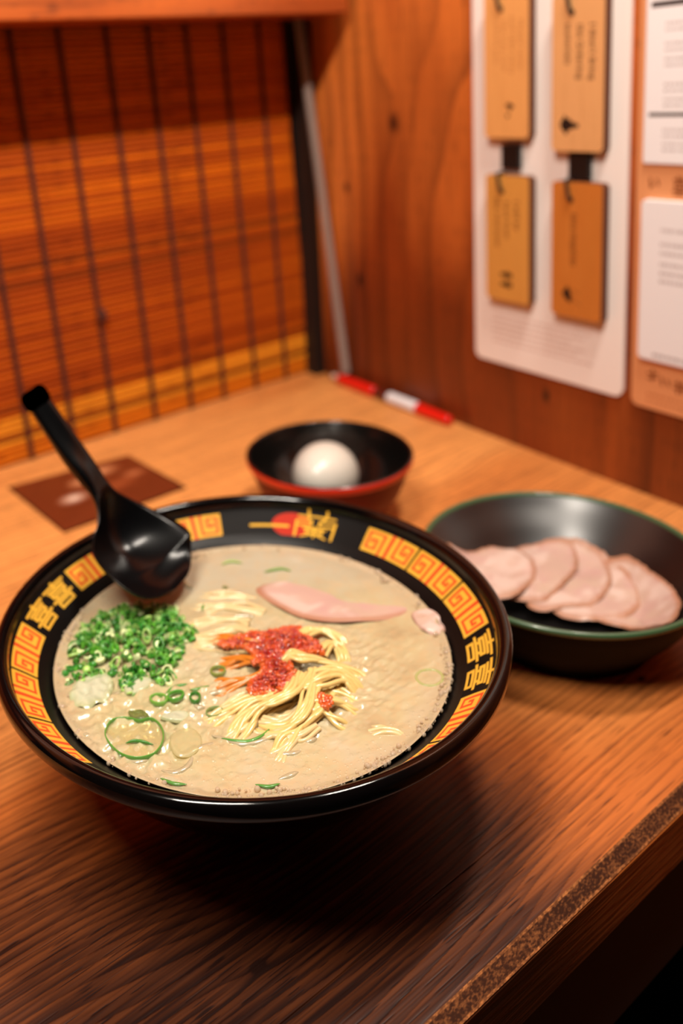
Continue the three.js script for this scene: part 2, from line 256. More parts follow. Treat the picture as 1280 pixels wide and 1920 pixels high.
// ---------------------------------------------------------------- broth
const MOUND = [0.2119, -0.2534];
const lift = (x, z) => 0.0065 * Math.exp(-(((x - MOUND[0]) / 0.020) ** 2 + ((z - MOUND[1]) / 0.020) ** 2));
const R0 = 0.0868;
const CALM = [0.1442, -0.277];
const stir = (x, z) => clamp(1.1 * Math.exp(-(((x - MOUND[0]) / 0.036) ** 2 + ((z - MOUND[1]) / 0.03) ** 2)) + 1.2 * Math.exp(-(((x - CALM[0]) / 0.04) ** 2 + ((z - CALM[1]) / 0.032) ** 2)));
const wave = (x, z) => (fbm(x * 60 + 9, z * 60, 3) - 0.5) * 0.0008 + stir(x, z) * ((1 - Math.abs(fbm(x * 110 + 3, z * 190, 3) - 0.5) * 6) * 0.0011 + (vn(x * 330, z * 480) - 0.5) * 0.0017);
{
  const K = 180, N = 420, pos = [], idx = [], uv = [];
  pos.push(0, wave(BC[0], BC[1]), 0); uv.push(0.5, 0.5);
  for (let k = 1; k <= K; k++) for (let i = 0; i < N; i++) { const r = R0 * k / K, a = i / N * Math.PI * 2, x = Math.cos(a) * r, z = Math.sin(a) * r; pos.push(x, wave(x + BC[0], z + BC[1]) * (k > K - 6 ? (K - k) / 6 : 1) + 0.0012 * smooth(0.95, 1, k / K), z); uv.push(0.5 + x / 0.18, 0.5 + z / 0.18); }
  for (let i = 0; i < N; i++) { const a = 1 + i, b = 1 + (i + 1) % N; idx.push(0, b, a); for (let k = 0; k < K - 1; k++) { const p = 1 + k * N + i, q = 1 + k * N + (i + 1) % N; idx.push(p, q, p + N, q, q + N, p + N); } }
  const base = pos.length / 3; for (let i = 0; i < N; i++) { const a = i / N * Math.PI * 2; pos.push(Math.cos(a) * R0 * 0.94, -0.006, Math.sin(a) * R0 * 0.94); uv.push(0.5, 0.5); } pos.push(0, -0.006, 0); uv.push(0.5, 0.5);
  for (let i = 0; i < N; i++) { const p = 1 + (K - 1) * N + i, q = 1 + (K - 1) * N + (i + 1) % N, c = base + i, d = base + (i + 1) % N; idx.push(p, q, c, q, d, c, base + N, c, d); }
  const g = new THREE.BufferGeometry(); g.setAttribute('position', new THREE.Float32BufferAttribute(pos, 3)); g.setAttribute('uv', new THREE.Float32BufferAttribute(uv, 2)); g.setIndex(idx); g.computeVertexNormals();
  const S = 1024, r = rng(21), gx = (x) => (0.5 + (x - BC[0]) / 0.18) * S, gz = (z) => (0.5 + (z - BC[1]) / 0.18) * S;
  const hts = document.createElement('canvas'); hts.width = hts.height = S; const hc = hts.getContext('2d'); hc.fillStyle = '#808080'; hc.fillRect(0, 0, S, S);
  const foamy = (x, z) => { const d = Math.hypot(x - BC[0], z - BC[1]); return clamp(smooth(0.07, 0.086, d) + smooth(0.04, 0.075, (z - BC[1]) * 0.75 - (x - BC[0]) * 0.65) * 0.9); };
  const bubbles = [];
  for (let i = 0; i < 9000; i++) { const a = r() * 7, d = Math.sqrt(r()) * 0.086, x = BC[0] + Math.cos(a) * d, z = BC[1] + Math.sin(a) * d; if (r() > foamy(x, z) * 0.8 + 0.05) continue; const q = (0.00018 + r() ** 3 * 0.0008) / 0.18 * S; bubbles.push([gx(x), gz(z), q]); }
  for (const [x, y, q] of bubbles) { const gr = hc.createRadialGradient(x, y, 0, x, y, q); gr.addColorStop(0, 'rgba(230,230,230,0.9)'); gr.addColorStop(0.75, 'rgba(170,170,170,0.6)'); gr.addColorStop(1, 'rgba(90,90,90,0)'); hc.fillStyle = gr; hc.beginPath(); hc.arc(x, y, q, 0, 7); hc.fill(); }
  const bump = new THREE.CanvasTexture(hts); bump.flipY = false;
  const GREEN = [0.1377, -0.2785];
  const map = dataTex(S, S, (i, j) => {
    const x = BC[0] + (i / S - 0.5) * 0.18, z = BC[1] + (j / S - 0.5) * 0.18, d = Math.hypot(x - BC[0], z - BC[1]);
    const n = fbm(x * 60, z * 60, 4), m = fbm(x * 260, z * 260 + 3, 3), pale = Math.exp(-(((x - GREEN[0]) / 0.035) ** 2 + ((z - GREEN[1]) / 0.03) ** 2));
    const fat = smooth(0.60, 0.66, vn(x * 420, z * 420)) * 0.5;
    let c = [188, 175, 136]; const add = (t, k) => { c = c.map((v, q) => lerp(v, t[q], clamp(k))); };
    add([192, 182, 156], (n - 0.5) * 2.2); add([164, 143, 108], (0.5 - n) * 1.6 + (m - 0.55) * 0.5); add([184, 178, 134], pale * 0.8); add([186, 178, 156], smooth(0.02, 0.06, (x - BC[0]) * 0.55 - (z - BC[1]) * 0.83) * 0.8); add([178, 160, 130], smooth(0.072, 0.0862, d) * 0.6); add([206, 160, 112], fat * 0.25);
    return c;
  });
  const o = mesh('broth', g, phys(0xffffff, 0.28, { map, bumpMap: bump, bumpScale: 0.0006, clearcoat: 1, clearcoatRoughness: 0.14 }), scene);
  o.position.set(BC[0], SOUP, BC[1]); tag(o, 'creamy pale pork bone broth filling the big black bowl', 'soup');
  // raised wet ripples of broth where it clings to noodles, onion and skin
  const rip = phys(0xb0a585, 0.2, { clearcoat: 1, clearcoatRoughness: 0.16, ior: 1.8 }), BO = [BC[0], SOUP, BC[1]];
  for (const L of [[[0.1675, -0.2604], [0.1736, -0.258], [0.1796, -0.257], [0.1847, -0.2559]], [[0.173, -0.2478], [0.1773, -0.2473], [0.1823, -0.2485], [0.186, -0.2497]], [[0.1632, -0.2544], [0.1658, -0.2493], [0.1689, -0.2432], [0.1741, -0.2399], [0.1798, -0.2389], [0.184, -0.2391]], [[0.1991, -0.2906], [0.2012, -0.2869], [0.2063, -0.282]], [[0.1958, -0.2805], [0.1979, -0.2769], [0.2015, -0.2748]], [[0.1753, -0.2746], [0.1802, -0.2722], [0.1877, -0.2719]], [[0.185, -0.2485], [0.1885, -0.2445], [0.1936, -0.2414], [0.1966, -0.2404]], [[0.1872, -0.241], [0.1893, -0.2374], [0.1935, -0.2338]], [[0.2016, -0.2336], [0.2041, -0.2308], [0.2049, -0.2274], [0.2062, -0.2252]], [[0.188, -0.2288], [0.1905, -0.2275], [0.1937, -0.2274]], [[0.1743, -0.2306], [0.178, -0.2289], [0.1816, -0.2264], [0.1849, -0.226]], [[0.1311, -0.264], [0.1335, -0.2602], [0.1378, -0.2588]], [[0.1384, -0.2515], [0.1411, -0.2473], [0.1453, -0.2462], [0.1494, -0.2479], [0.1525, -0.251]], [[0.1246, -0.2886], [0.1251, -0.2851], [0.1269, -0.2833]], [[0.1478, -0.252], [0.1547, -0.2513], [0.1625, -0.2499]], [[0.1679, -0.274], [0.1683, -0.27], [0.1705, -0.2686]], [[0.1416, -0.296], [0.1454, -0.2983], [0.1489, -0.2993]], [[0.1732, -0.3043], [0.1772, -0.3019], [0.1799, -0.3016]], [[0.1837, -0.2659], [0.1853, -0.2637], [0.1873, -0.2641]], [[0.1983, -0.3071], [0.2029, -0.3052], [0.2053, -0.3021]], [[0.1928, -0.3015], [0.1946, -0.2979], [0.1978, -0.2962]], [[0.2153, -0.3114], [0.2216, -0.3071], [0.2245, -0.3035]], [[0.1687, -0.2209], [0.1735, -0.2192], [0.1771, -0.2189]], [[0.2178, -0.3532], [0.215, -0.3458], [0.2171, -0.3421]]])
    part('ripple', ribbon(L.map(([x, z]) => [x - BO[0], -0.0001, z - BO[2]]), false, 0.0021, 0.0022, 26, true), rip, o);
  // bubbles of foam that ring the broth where it meets the bowl
  const fr = rng(31), list = [];
  for (let i = 0; i < 2600; i++) { const a = fr() * Math.PI * 2; if (fr() > 0.12 + 0.8 * smooth(0.42, 0.7, vn(a * 9, 4))) continue; const d = R0 - Math.abs(fr() + fr() - 1) * 0.005 * (0.4 + vn(a * 5, 9)), s = 0.0002 + fr() ** 4 * 0.0010; list.push([Math.cos(a) * d, 0.0008 - 0.1 * s, Math.sin(a) * d, s]); }
  const im = new THREE.InstancedMesh(new THREE.SphereGeometry(1, 10, 8), phys(0xe6d6bc, 0.06, { transmission: 0.6, thickness: 0, ior: 1.33 }), list.length); im.name = numbered('foam_bubbles');
  list.forEach(([x, y, z, s], i) => im.setMatrixAt(i, new THREE.Matrix4().compose(new THREE.Vector3(x, y, z), new THREE.Quaternion(), new THREE.Vector3(s, s, s)))); im.position.set(BC[0], SOUP, BC[1]); im.castShadow = im.receiveShadow = true; scene.add(im);
  tag(im, 'tiny foam bubbles ringing the broth along the bowl wall', 'foam', null, 'stuff');
}

// ---------------------------------------------------------------- noodles
{
  const t = thing('noodle_bundle', 'thin pale yellow noodles lifted in a heap in the middle of the broth', 'noodles', [MOUND[0], SOUP, MOUND[1]]);
  const r = rng(41), plain = phys(0xe0c27a, 0.34, { clearcoat: 1, clearcoatRoughness: 0.16 }), stained = phys(0xd07a20, 0.34, { clearcoat: 1, clearcoatRoughness: 0.16 }), pale = phys(0xd8c08c, 0.34, { clearcoat: 1, clearcoatRoughness: 0.16 });
  // each row: strands, spread (m), material, path
  const rows = [
    [6, 0.0052, plain, [[0.2073, 0.0695, -0.2627], [0.2115, 0.0715, -0.2624], [0.2133, 0.0715, -0.2576], [0.2182, 0.07, -0.2548], [0.2258, 0.0665, -0.2502], [0.232, 0.063, -0.2435], [0.2335, 0.0605, -0.2365]]],
    [9, 0.0085, plain, [[0.2099, 0.0675, -0.2541], [0.2057, 0.0685, -0.246], [0.2122, 0.0695, -0.2452], [0.2212, 0.068, -0.2437], [0.2246, 0.0655, -0.2396], [0.2257, 0.0615, -0.2349]]],
    [6, 0.0065, plain, [[0.2145, 0.0685, -0.2516], [0.2053, 0.069, -0.2433], [0.1982, 0.068, -0.2387], [0.1922, 0.0665, -0.2364], [0.1869, 0.0645, -0.2376], [0.1826, 0.0628, -0.2439], [0.181, 0.061, -0.252]]],
    [9, 0.0085, plain, [[0.2082, 0.0685, -0.2538], [0.1984, 0.0695, -0.2474], [0.1901, 0.0687, -0.2475], [0.1841, 0.0669, -0.2503], [0.1781, 0.0649, -0.2508], [0.1713, 0.0627, -0.2497], [0.1663, 0.0607, -0.2484]]],
    [6, 0.0065, plain, [[0.1997, 0.0675, -0.2506], [0.191, 0.067, -0.2537], [0.1844, 0.0655, -0.2577], [0.1766, 0.0637, -0.2599], [0.1685, 0.0625, -0.2599], [0.1632, 0.0609, -0.26]]],
    [5, 0.0055, plain, [[0.2045, 0.0665, -0.2401], [0.2029, 0.0665, -0.2353], [0.1965, 0.0655, -0.2345], [0.1895, 0.0645, -0.2344], [0.1825, 0.0637, -0.2341], [0.1769, 0.062, -0.2323], [0.1743, 0.0605, -0.2315]]],
    [5, 0.0060, plain, [[0.2008, 0.067, -0.2391], [0.2056, 0.0675, -0.2366], [0.2113, 0.0655, -0.2336], [0.2152, 0.0631, -0.2303], [0.2175, 0.061, -0.2283]]],
    [4, 0.0050, plain, [[0.2066, 0.0665, -0.2424], [0.2041, 0.0655, -0.2321], [0.2062, 0.0635, -0.227], [0.208, 0.061, -0.2246]]],
    [4, 0.0050, pale, [[0.1971, 0.0635, -0.2323], [0.1884, 0.0637, -0.2317], [0.1827, 0.0635, -0.2375], [0.1799, 0.0625, -0.2406], [0.1801, 0.061, -0.2458]]],
    [6, 0.0075, stained, [[0.2128, 0.0665, -0.2803], [0.2077, 0.067, -0.2852], [0.2045, 0.0655, -0.2928], [0.2002, 0.0635, -0.2993], [0.1961, 0.0615, -0.3041]]],
    [6, 0.0070, pale, [[0.2142, 0.0655, -0.2897], [0.2102, 0.0639, -0.3004], [0.2006, 0.0631, -0.3039], [0.1939, 0.0621, -0.3095], [0.1887, 0.0605, -0.315]]],
    [5, 0.0070, pale, [[0.206, 0.0655, -0.2831], [0.201, 0.0637, -0.2922], [0.1974, 0.0633, -0.2996], [0.1914, 0.0625, -0.3037], [0.1872, 0.0605, -0.3085]]],
    [6, 0.0075, stained, [[0.2038, 0.0675, -0.2693], [0.2012, 0.0665, -0.2752], [0.1984, 0.0649, -0.281], [0.1939, 0.063, -0.2849], [0.191, 0.061, -0.2891]]],
    [5, 0.0065, stained, [[0.1977, 0.067, -0.2654], [0.1929, 0.0655, -0.2685], [0.1879, 0.0643, -0.2712], [0.1821, 0.063, -0.274], [0.1789, 0.061, -0.2763]]],
    [6, 0.0090, pale, [[0.2294, 0.0627, -0.3028], [0.2241, 0.063, -0.3124], [0.2178, 0.0629, -0.3211], [0.2095, 0.0625, -0.325], [0.203, 0.0609, -0.3293]]],
    [5, 0.0090, pale, [[0.2342, 0.0619, -0.3149], [0.228, 0.0628, -0.3238], [0.2195, 0.0628, -0.33], [0.2132, 0.061, -0.335]]],
    [5, 0.0060, plain, [[0.2273, 0.0665, -0.2755], [0.233, 0.067, -0.2748], [0.2384, 0.0655, -0.272], [0.2409, 0.0635, -0.2645], [0.2398, 0.061, -0.2602]]],
    [5, 0.0060, plain, [[0.2246, 0.0675, -0.2587], [0.2327, 0.067, -0.2624], [0.2349, 0.0655, -0.2598], [0.2327, 0.0635, -0.2544], [0.2317, 0.061, -0.2528]]],
    [7, 0.0110, pale, [[0.2062, 0.064, -0.247], [0.1976, 0.0639, -0.2421], [0.189, 0.0637, -0.2417], [0.1845, 0.0633, -0.2461], [0.1809, 0.0628, -0.2518], [0.1764, 0.061, -0.2565]]],
    [6, 0.0100, pale, [[0.2013, 0.064, -0.2511], [0.1911, 0.0639, -0.2507], [0.183, 0.0635, -0.2509], [0.1753, 0.063, -0.2497], [0.1681, 0.0625, -0.2489], [0.163, 0.0609, -0.249]]],
    [6, 0.0090, plain, [[0.2188, 0.0645, -0.2462], [0.2116, 0.0645, -0.2416], [0.2021, 0.0643, -0.2377], [0.1944, 0.0637, -0.2353], [0.1866, 0.063, -0.2343], [0.1824, 0.061, -0.2358]]],
    [5, 0.0080, plain, [[0.2077, 0.0645, -0.2534], [0.2118, 0.0649, -0.245], [0.2167, 0.0643, -0.2377], [0.2197, 0.063, -0.2333], [0.223, 0.0609, -0.2307]]],
    [5, 0.0080, pale, [[0.187, 0.0637, -0.2594], [0.1814, 0.0635, -0.2611], [0.1743, 0.0629, -0.2624], [0.1681, 0.0625, -0.263], [0.1646, 0.0609, -0.2657]]],
    [5, 0.0080, pale, [[0.2203, 0.0631, -0.3014], [0.2159, 0.0631, -0.308], [0.2073, 0.0628, -0.3132], [0.1998, 0.0625, -0.3165], [0.1953, 0.0609, -0.3203]]],
    [4, 0.0060, pale, [[0.1893, 0.0633, -0.2327], [0.1833, 0.0633, -0.2304], [0.1786, 0.0629, -0.2296], [0.175, 0.0621, -0.2285], [0.1733, 0.0609, -0.2284]]],
    [3, 0.0040, pale, [[0.2113, 0.0619, -0.2178], [0.2157, 0.0628, -0.215], [0.2191, 0.0627, -0.2101], [0.221, 0.061, -0.2065]]],
  ];
  for (const [n, sp, m, path] of rows) for (let k = 0; k < n; k++) {
    const off = (k / Math.max(1, n - 1) - 0.5) * sp, j = () => (r() - 0.5), ph = r() * 6;
    const pts = path.map((p, i) => { const q = path[Math.min(path.length - 1, i + 1)], q0 = path[Math.max(0, i - 1)], dx = q[0] - q0[0], dz = q[2] - q0[2], L = Math.hypot(dx, dz) || 1, w = off * (0.65 + 0.5 * Math.sin(ph + i * 1.3)) + j() * 0.0016; return new THREE.Vector3(p[0] - dz / L * w + j() * 0.001 - MOUND[0], p[1] - SOUP + j() * 0.0012 - Math.abs(off) * 0.16, p[2] + dx / L * w + j() * 0.001 - MOUND[1]); });
    part('noodle', new THREE.TubeGeometry(new THREE.CatmullRomCurve3(pts), 44, 0.00088 + r() * 0.00022, 7), m, t);
  }
}

// ---------------------------------------------------------------- red chilli paste on the noodles
const flakeMat = phys(0xffffff, 0.22, { vertexColors: true, clearcoat: 0.8, clearcoatRoughness: 0.08 });
function paste(name, label, poly, n, seed, h0) {
  const r = rng(seed), list = [];
  for (const [x, z] of scatter(poly, n, r)) {
    const e = edgeDist(x, z, poly), s = 0.0005 + r() ** 2 * 0.0008, g = new THREE.IcosahedronGeometry(1, 1), p = g.attributes.position, c = [];
    const hue = r() * smooth(0, 0.004, e), dk = r();
    const col = [lerp(0.62, lerp(0.13, 0.40, dk), hue), lerp(0.12, 0.010, Math.sqrt(hue)), lerp(0.015, 0.008, hue)];
    const A = r() * 10; for (let i = 0; i < p.count; i++) { const q = 1 + (vn(p.getX(i) * 1.7 + A, p.getY(i) * 1.7 + p.getZ(i) * 2.3 + A) - 0.5) * 0.9; p.setXYZ(i, p.getX(i) * q, p.getY(i) * q, p.getZ(i) * q); c.push(...col); }
    g.setAttribute('color', new THREE.Float32BufferAttribute(c, 3)); g.deleteAttribute('uv');
    const M = new THREE.Matrix4().compose(new THREE.Vector3(x, SOUP + h0(x, z) + Math.min(e, 0.006) * 0.28 * r() + 0.0004, z), new THREE.Quaternion().setFromEuler(new THREE.Euler(r() * 6, r() * 6, r() * 6)), new THREE.Vector3(s * (1 + r() * 0.9), s * 0.75, s)); list.push(g.applyMatrix4(M));
  }
  const w = mergeVertices(mergeGeometries(list), 1e-6); w.computeVertexNormals();
  return settle(tag(mesh(name, w, flakeMat, scene), label, 'chilli paste'));
}
paste('chilli_paste', 'large patch of glossy red chilli paste on top of the noodle heap', [[0.1949, -0.2954], [0.2024, -0.2936], [0.2123, -0.2908], [0.2173, -0.2875], [0.2252, -0.2838], [0.2317, -0.2804], [0.2291, -0.2732], [0.2289, -0.2633], [0.2253, -0.2567], [0.2222, -0.2593], [0.2179, -0.263], [0.2117, -0.2645], [0.2085, -0.258], [0.2038, -0.251], [0.1981, -0.2494], [0.1921, -0.2515], [0.1876, -0.2569], [0.1866, -0.2612], [0.1914, -0.2644], [0.1966, -0.2645], [0.2012, -0.2688], [0.1983, -0.2731], [0.2019, -0.2747], [0.2037, -0.2799], [0.2029, -0.2845], [0.198, -0.2897]], 1900, 51, (x, z) => 0.003 + lift(x, z) * 0.55);
paste('chilli_paste', 'tiny orange-red dab of chilli paste on the right-hand noodle strands', [[0.2044, -0.2392], [0.2077, -0.2389], [0.209, -0.2362], [0.2074, -0.2327], [0.2037, -0.2318], [0.2029, -0.234], [0.2041, -0.2371]], 60, 52, (x, z) => 0.0035 + lift(x, z) * 0.35);

// ---------------------------------------------------------------- pork slices
function porkColor(seed, brown = 0.9) { return (e, x, z) => { const n = fbm(x * 160 + seed, z * 160, 3), f = smooth(0.55, 0.7, fbm(x * 70 + seed * 3, z * 110, 3)), b = smooth(0.84, 0.97, e) * brown; const c = [lerp(0.54, 0.63, f), lerp(0.36 - 0.07 * (n - 0.5), 0.47, f), lerp(0.30, 0.41, f)]; return [lerp(c[0], 0.36, b), lerp(c[1], 0.14, b), lerp(c[2], 0.06, b)]; }; }
const porkMat = phys(0xffffff, 0.42, { vertexColors: true, clearcoat: 0.2, clearcoatRoughness: 0.25 });
{
  const a = [[0.2398, -0.3234], [0.2369, -0.3099], [0.2378, -0.2951], [0.2413, -0.2842], [0.2489, -0.2745], [0.2588, -0.2675], [0.2703, -0.2619], [0.2842, -0.2583], [0.2961, -0.2623], [0.2974, -0.2733], [0.2913, -0.285], [0.282, -0.2977], [0.2715, -0.3097], [0.2588, -0.3195], [0.2489, -0.3244]];
  const [fx, fz] = [0.2454, -0.2815], [gx, gz] = [0.2791, -0.3023], L2 = (gx - fx) ** 2 + (gz - fz) ** 2;
  settle(tag(mesh('pork_slice', slab(a, (x, z) => { const t = ((x - fx) * (gx - fx) + (z - fz) * (gz - fz)) / L2; return SOUP + 0.0025 - 0.0042 * clamp(t, -0.3, 1.3) + (vn(x * 90, z * 90) - 0.5) * 0.001; }, 0.0026, porkColor(1)), porkMat, scene), 'pink pork slice half sunk in the broth behind the chilli paste', 'pork'));
  const b = [[0.2806, -0.2577], [0.2883, -0.2556], [0.2879, -0.2471], [0.2834, -0.2403], [0.278, -0.2388], [0.2746, -0.2437], [0.2759, -0.251]];
  settle(tag(mesh('pork_slice', slab(b, (x, z) => SOUP + 0.0012 + (vn(x * 200, z * 200) - 0.5) * 0.002, 0.002, porkColor(2, 0.5)), porkMat, scene), 'small pink scrap of pork at the right edge of the broth', 'pork'));
}

// ---------------------------------------------------------------- spring onion
const greenOf = [0x2f7a1e, 0x4a8f27, 0x5f9f3a, 0x2f7a2a, 0x96bf62, 0xccd9a0];
{
  const P = [[0.1468, -0.3429], [0.1598, -0.3507], [0.1756, -0.3556], [0.187, -0.3492], [0.1959, -0.3414], [0.2003, -0.3316], [0.1968, -0.3187], [0.1956, -0.31], [0.1852, -0.3048], [0.1791, -0.2987], [0.1719, -0.2963], [0.17, -0.2905], [0.1632, -0.2904], [0.1613, -0.2979], [0.1572, -0.2968], [0.151, -0.2941], [0.1489, -0.2993], [0.1526, -0.307], [0.1489, -0.313], [0.1409, -0.3151], [0.1331, -0.3158], [0.137, -0.3287]];
  const r = rng(61), g = lathe([[0.66, -0.5], [1, -0.5], [1.04, 0], [1, 0.5], [0.66, 0.5], [0.66, -0.5]], 12), pts = scatter(P, 620, r);
  const im = new THREE.InstancedMesh(g, phys(0xffffff, 0.3, { clearcoat: 0.6, clearcoatRoughness: 0.1 }), pts.length); im.name = numbered('chopped_spring_onion'); im.position.set(0, 0, 0);
  pts.forEach(([x, z], i) => { const e = edgeDist(x, z, P), s = 0.0009 + r() ** 2 * 0.0019, q = new THREE.Quaternion().setFromEuler(new THREE.Euler((r() - 0.5) * 2.2, r() * 6, (r() - 0.5) * 2.2)); im.setMatrixAt(i, new THREE.Matrix4().compose(new THREE.Vector3(x, SOUP + 0.0004 + r() * Math.min(0.004, e * 0.45), z), q, new THREE.Vector3(s * (0.8 + r() * 0.5), 0.0008 + r() ** 2 * 0.0016, s * (0.5 + r() * 0.5)))); im.setColorAt(i, hex(greenOf[Math.floor(r() ** 1.3 * 6)]).multiplyScalar(0.9 + r() * 0.6)); });
  im.castShadow = im.receiveShadow = true; scene.add(im); tag(im, 'heap of finely chopped green spring onion below the spoon', 'spring onion', null, 'stuff');
}
const leaf = (c, rough = 0.3) => phys(c, rough, { clearcoat: 0.7, clearcoatRoughness: 0.08 });
const at = (pts, y) => pts.map(([x, z]) => [x, SOUP + y, z]);
const ON = (name, g, m, label) => settle(tag(mesh(name, g, m, scene), label, 'spring onion'));
function ringAt(c, a, b, turn, y, n = 12) { const o = []; for (let i = 0; i < n; i++) { const t = i / n * Math.PI * 2, x = Math.cos(t) * a, z = Math.sin(t) * b; o.push([c[0] + x * Math.cos(turn) - z * Math.sin(turn), SOUP + y, c[1] + x * Math.sin(turn) + z * Math.cos(turn)]); } return o; }
{
  const big = thing('spring_onion_ring', 'large thin kidney-shaped spring onion ring at the lower left of the broth', 'spring onion', [0.1398, 0.0625, -0.2738]);
  const O = big.position, loc = (pts) => pts.map(([x, z]) => [x - O.x, 0.0012, z - O.z]), L = [[0.1308, -0.28], [0.1363, -0.2846], [0.1414, -0.2824], [0.1451, -0.2773], [0.149, -0.2756], [0.1499, -0.2699], [0.1467, -0.2627], [0.1403, -0.2587], [0.1343, -0.2605], [0.1304, -0.2657], [0.1294, -0.2734]];
  part('skin', ribbon(loc(L), true, 0.0018, 0.0006, 90), leaf(0x4f9430), big);
  part('membrane', slab(L.map(([x, z]) => [x - O.x, z - O.z]), () => 0.0008, 0.0008, () => [0.92, 0.88, 0.66]), phys(0xffffff, 0.2, { vertexColors: true, transmission: 0.85, thickness: 0, clearcoat: 0.8, clearcoatRoughness: 0.06 }), big, 'pale translucent film across the ring');
}
ON('spring_onion_sliver', ribbon(at([[0.1342, -0.2701], [0.1372, -0.2691], [0.1398, -0.2663], [0.1422, -0.2625]], 0.0016), false, 0.0016, 0.001, 30, true), leaf(0x3a8226), 'dark green sliver lying inside the large spring onion ring');
ON('spring_onion_ring', ribbon(ringAt([0.187, -0.2819], 0.0031, 0.0027, 0.4, 0.0012), true, 0.002, 0.0009, 40), leaf(0x7d8c3a), 'small olive-green spring onion ring just left of the chilli paste');
ON('spring_onion_ring', ribbon(ringAt([0.2527, -0.2234], 0.0056, 0.0049, 0.2, -0.0005), true, 0.0016, 0.0012, 48), leaf(0xa9ac6c), 'pale spring onion ring floating near the right edge of the broth');
for (const [P, lab, seed] of [
  [[[0.1509, -0.2999], [0.1554, -0.3018], [0.1606, -0.3002], [0.1629, -0.2965], [0.1594, -0.2931], [0.1535, -0.2929], [0.1493, -0.2946]], 'rounded white spring onion slice below the green heap', 1],
  [[[0.1523, -0.2737], [0.1571, -0.274], [0.1616, -0.2715], [0.1627, -0.2678], [0.1594, -0.2666], [0.1548, -0.2689]], 'narrow white spring onion slice above the large ring, to its right', 2],
  [[[0.1318, -0.3137], [0.1389, -0.3166], [0.1472, -0.3151], [0.1501, -0.3109], [0.1474, -0.3028], [0.1412, -0.2972], [0.1341, -0.2981], [0.1296, -0.3035]], 'broad pale spring onion white at the left edge under the heap', 3],
  [[[0.1444, -0.2854], [0.1488, -0.2834], [0.1501, -0.2783], [0.1469, -0.277], [0.1435, -0.2806]], 'pale yellow-green onion slice touching the top of the large ring', 4],
  [[[0.1515, -0.264], [0.1577, -0.2626], [0.1599, -0.2578], [0.1572, -0.2519], [0.1515, -0.2494], [0.1467, -0.252], [0.1468, -0.2583]], 'almost clear onion skin floating to the right of the large ring', 5]])
  ON('spring_onion_slice', slab(P, (x, z) => SOUP + 0.0016 + (vn(x * 300 + seed, z * 300) - 0.5) * (seed === 3 ? 0.0026 : 0.0012), 0.0018, (e) => seed === 4 ? [0.36, 0.42, 0.15] : seed === 5 ? [0.86, 0.82, 0.55] : [lerp(0.50, 0.42, e ** 4), lerp(0.53, 0.46, e ** 4), lerp(0.38, 0.24, e ** 4)]), phys(0xffffff, 0.24, { vertexColors: true, clearcoat: 0.8, clearcoatRoughness: 0.07, transmission: seed > 3 ? 0.7 : 0, thickness: 0 }), lab);
for (const [x, z, a, tilt, c, lab] of [
  [0.1578, -0.2833, 0.0036, 0.3, 0x6da83f, 'light green spring onion ring, leftmost of the three below the heap'],
  [0.164, -0.2798, 0.0033, 1.1, 0x4f9a30, 'mid-green spring onion ring, middle one of the three below the heap'],
  [0.1697, -0.2742, 0.0027, 0.7, 0x2f7a1e, 'dark green spring onion ring, rightmost of the three below the heap'],
  [0.1567, -0.3033, 0.0035, 0.9, 0x1f6a1c, 'deep green curled spring onion at the lower tip of the heap'],
  [0.171, -0.2626, 0.0034, 0.1, 0x7f9a58, 'faint thin spring onion loop at the left end of the noodles']])
  ON('spring_onion_ring', ribbon(ringAt([x, z], a, a * 0.75, tilt * 3, 0.0008 + tilt * 0.0008, 10), true, 0.0022, c === 0x7f9a58 ? 0.0005 : 0.0009, 36), leaf(c), lab);
for (const [pts, c, lab] of [
  [[[0.1617, -0.2843], [0.166, -0.2859], [0.1702, -0.2849], [0.1726, -0.2838]], 0x3f8a2a, 'bent green sliver just below the heap, left of the olive ring'],
  [[[0.1711, -0.2803], [0.1744, -0.2784], [0.1789, -0.2771]], 0x568f34, 'short green sliver pointing at the olive spring onion ring'],
  [[[0.1649, -0.2496], [0.168, -0.2452], [0.1717, -0.2417], [0.1769, -0.2407], [0.1828, -0.2418]], 0x4b9334, 'long curved green sliver under the lower noodle ends'],
  [[[0.2393, -0.3504], [0.245, -0.3496], [0.2488, -0.3441]], 0x9fbf62, 'blurred pale green sliver near the far edge, right of the spoon'],
  [[[0.2514, -0.3301], [0.2564, -0.3284], [0.2607, -0.3259], [0.2626, -0.3215]], 0x6f9f3c, 'blurred green sliver near the far edge behind the sunken pork'],
  [[[0.2272, -0.3332], [0.2293, -0.3307]], 0x77803c, 'tiny olive speck of spring onion between spoon and sunken pork'],
  [[[0.1356, -0.2476], [0.138, -0.2424], [0.1415, -0.239]], 0x4f8a38, 'green sliver at the near edge of the broth, to the left'],
  [[[0.1605, -0.2235], [0.1638, -0.2195], [0.1677, -0.2182]], 0x4d8a3a, 'green sliver at the near edge of the broth, below the noodles'],
  [[[0.2117, -0.327], [0.2079, -0.3234]], 0x4b9034, 'little green fleck between the heap and the far noodles']])
  ON('spring_onion_sliver', ribbon(at(pts, 0.0008), false, 0.0011, 0.0013, 30, true), leaf(c), lab);

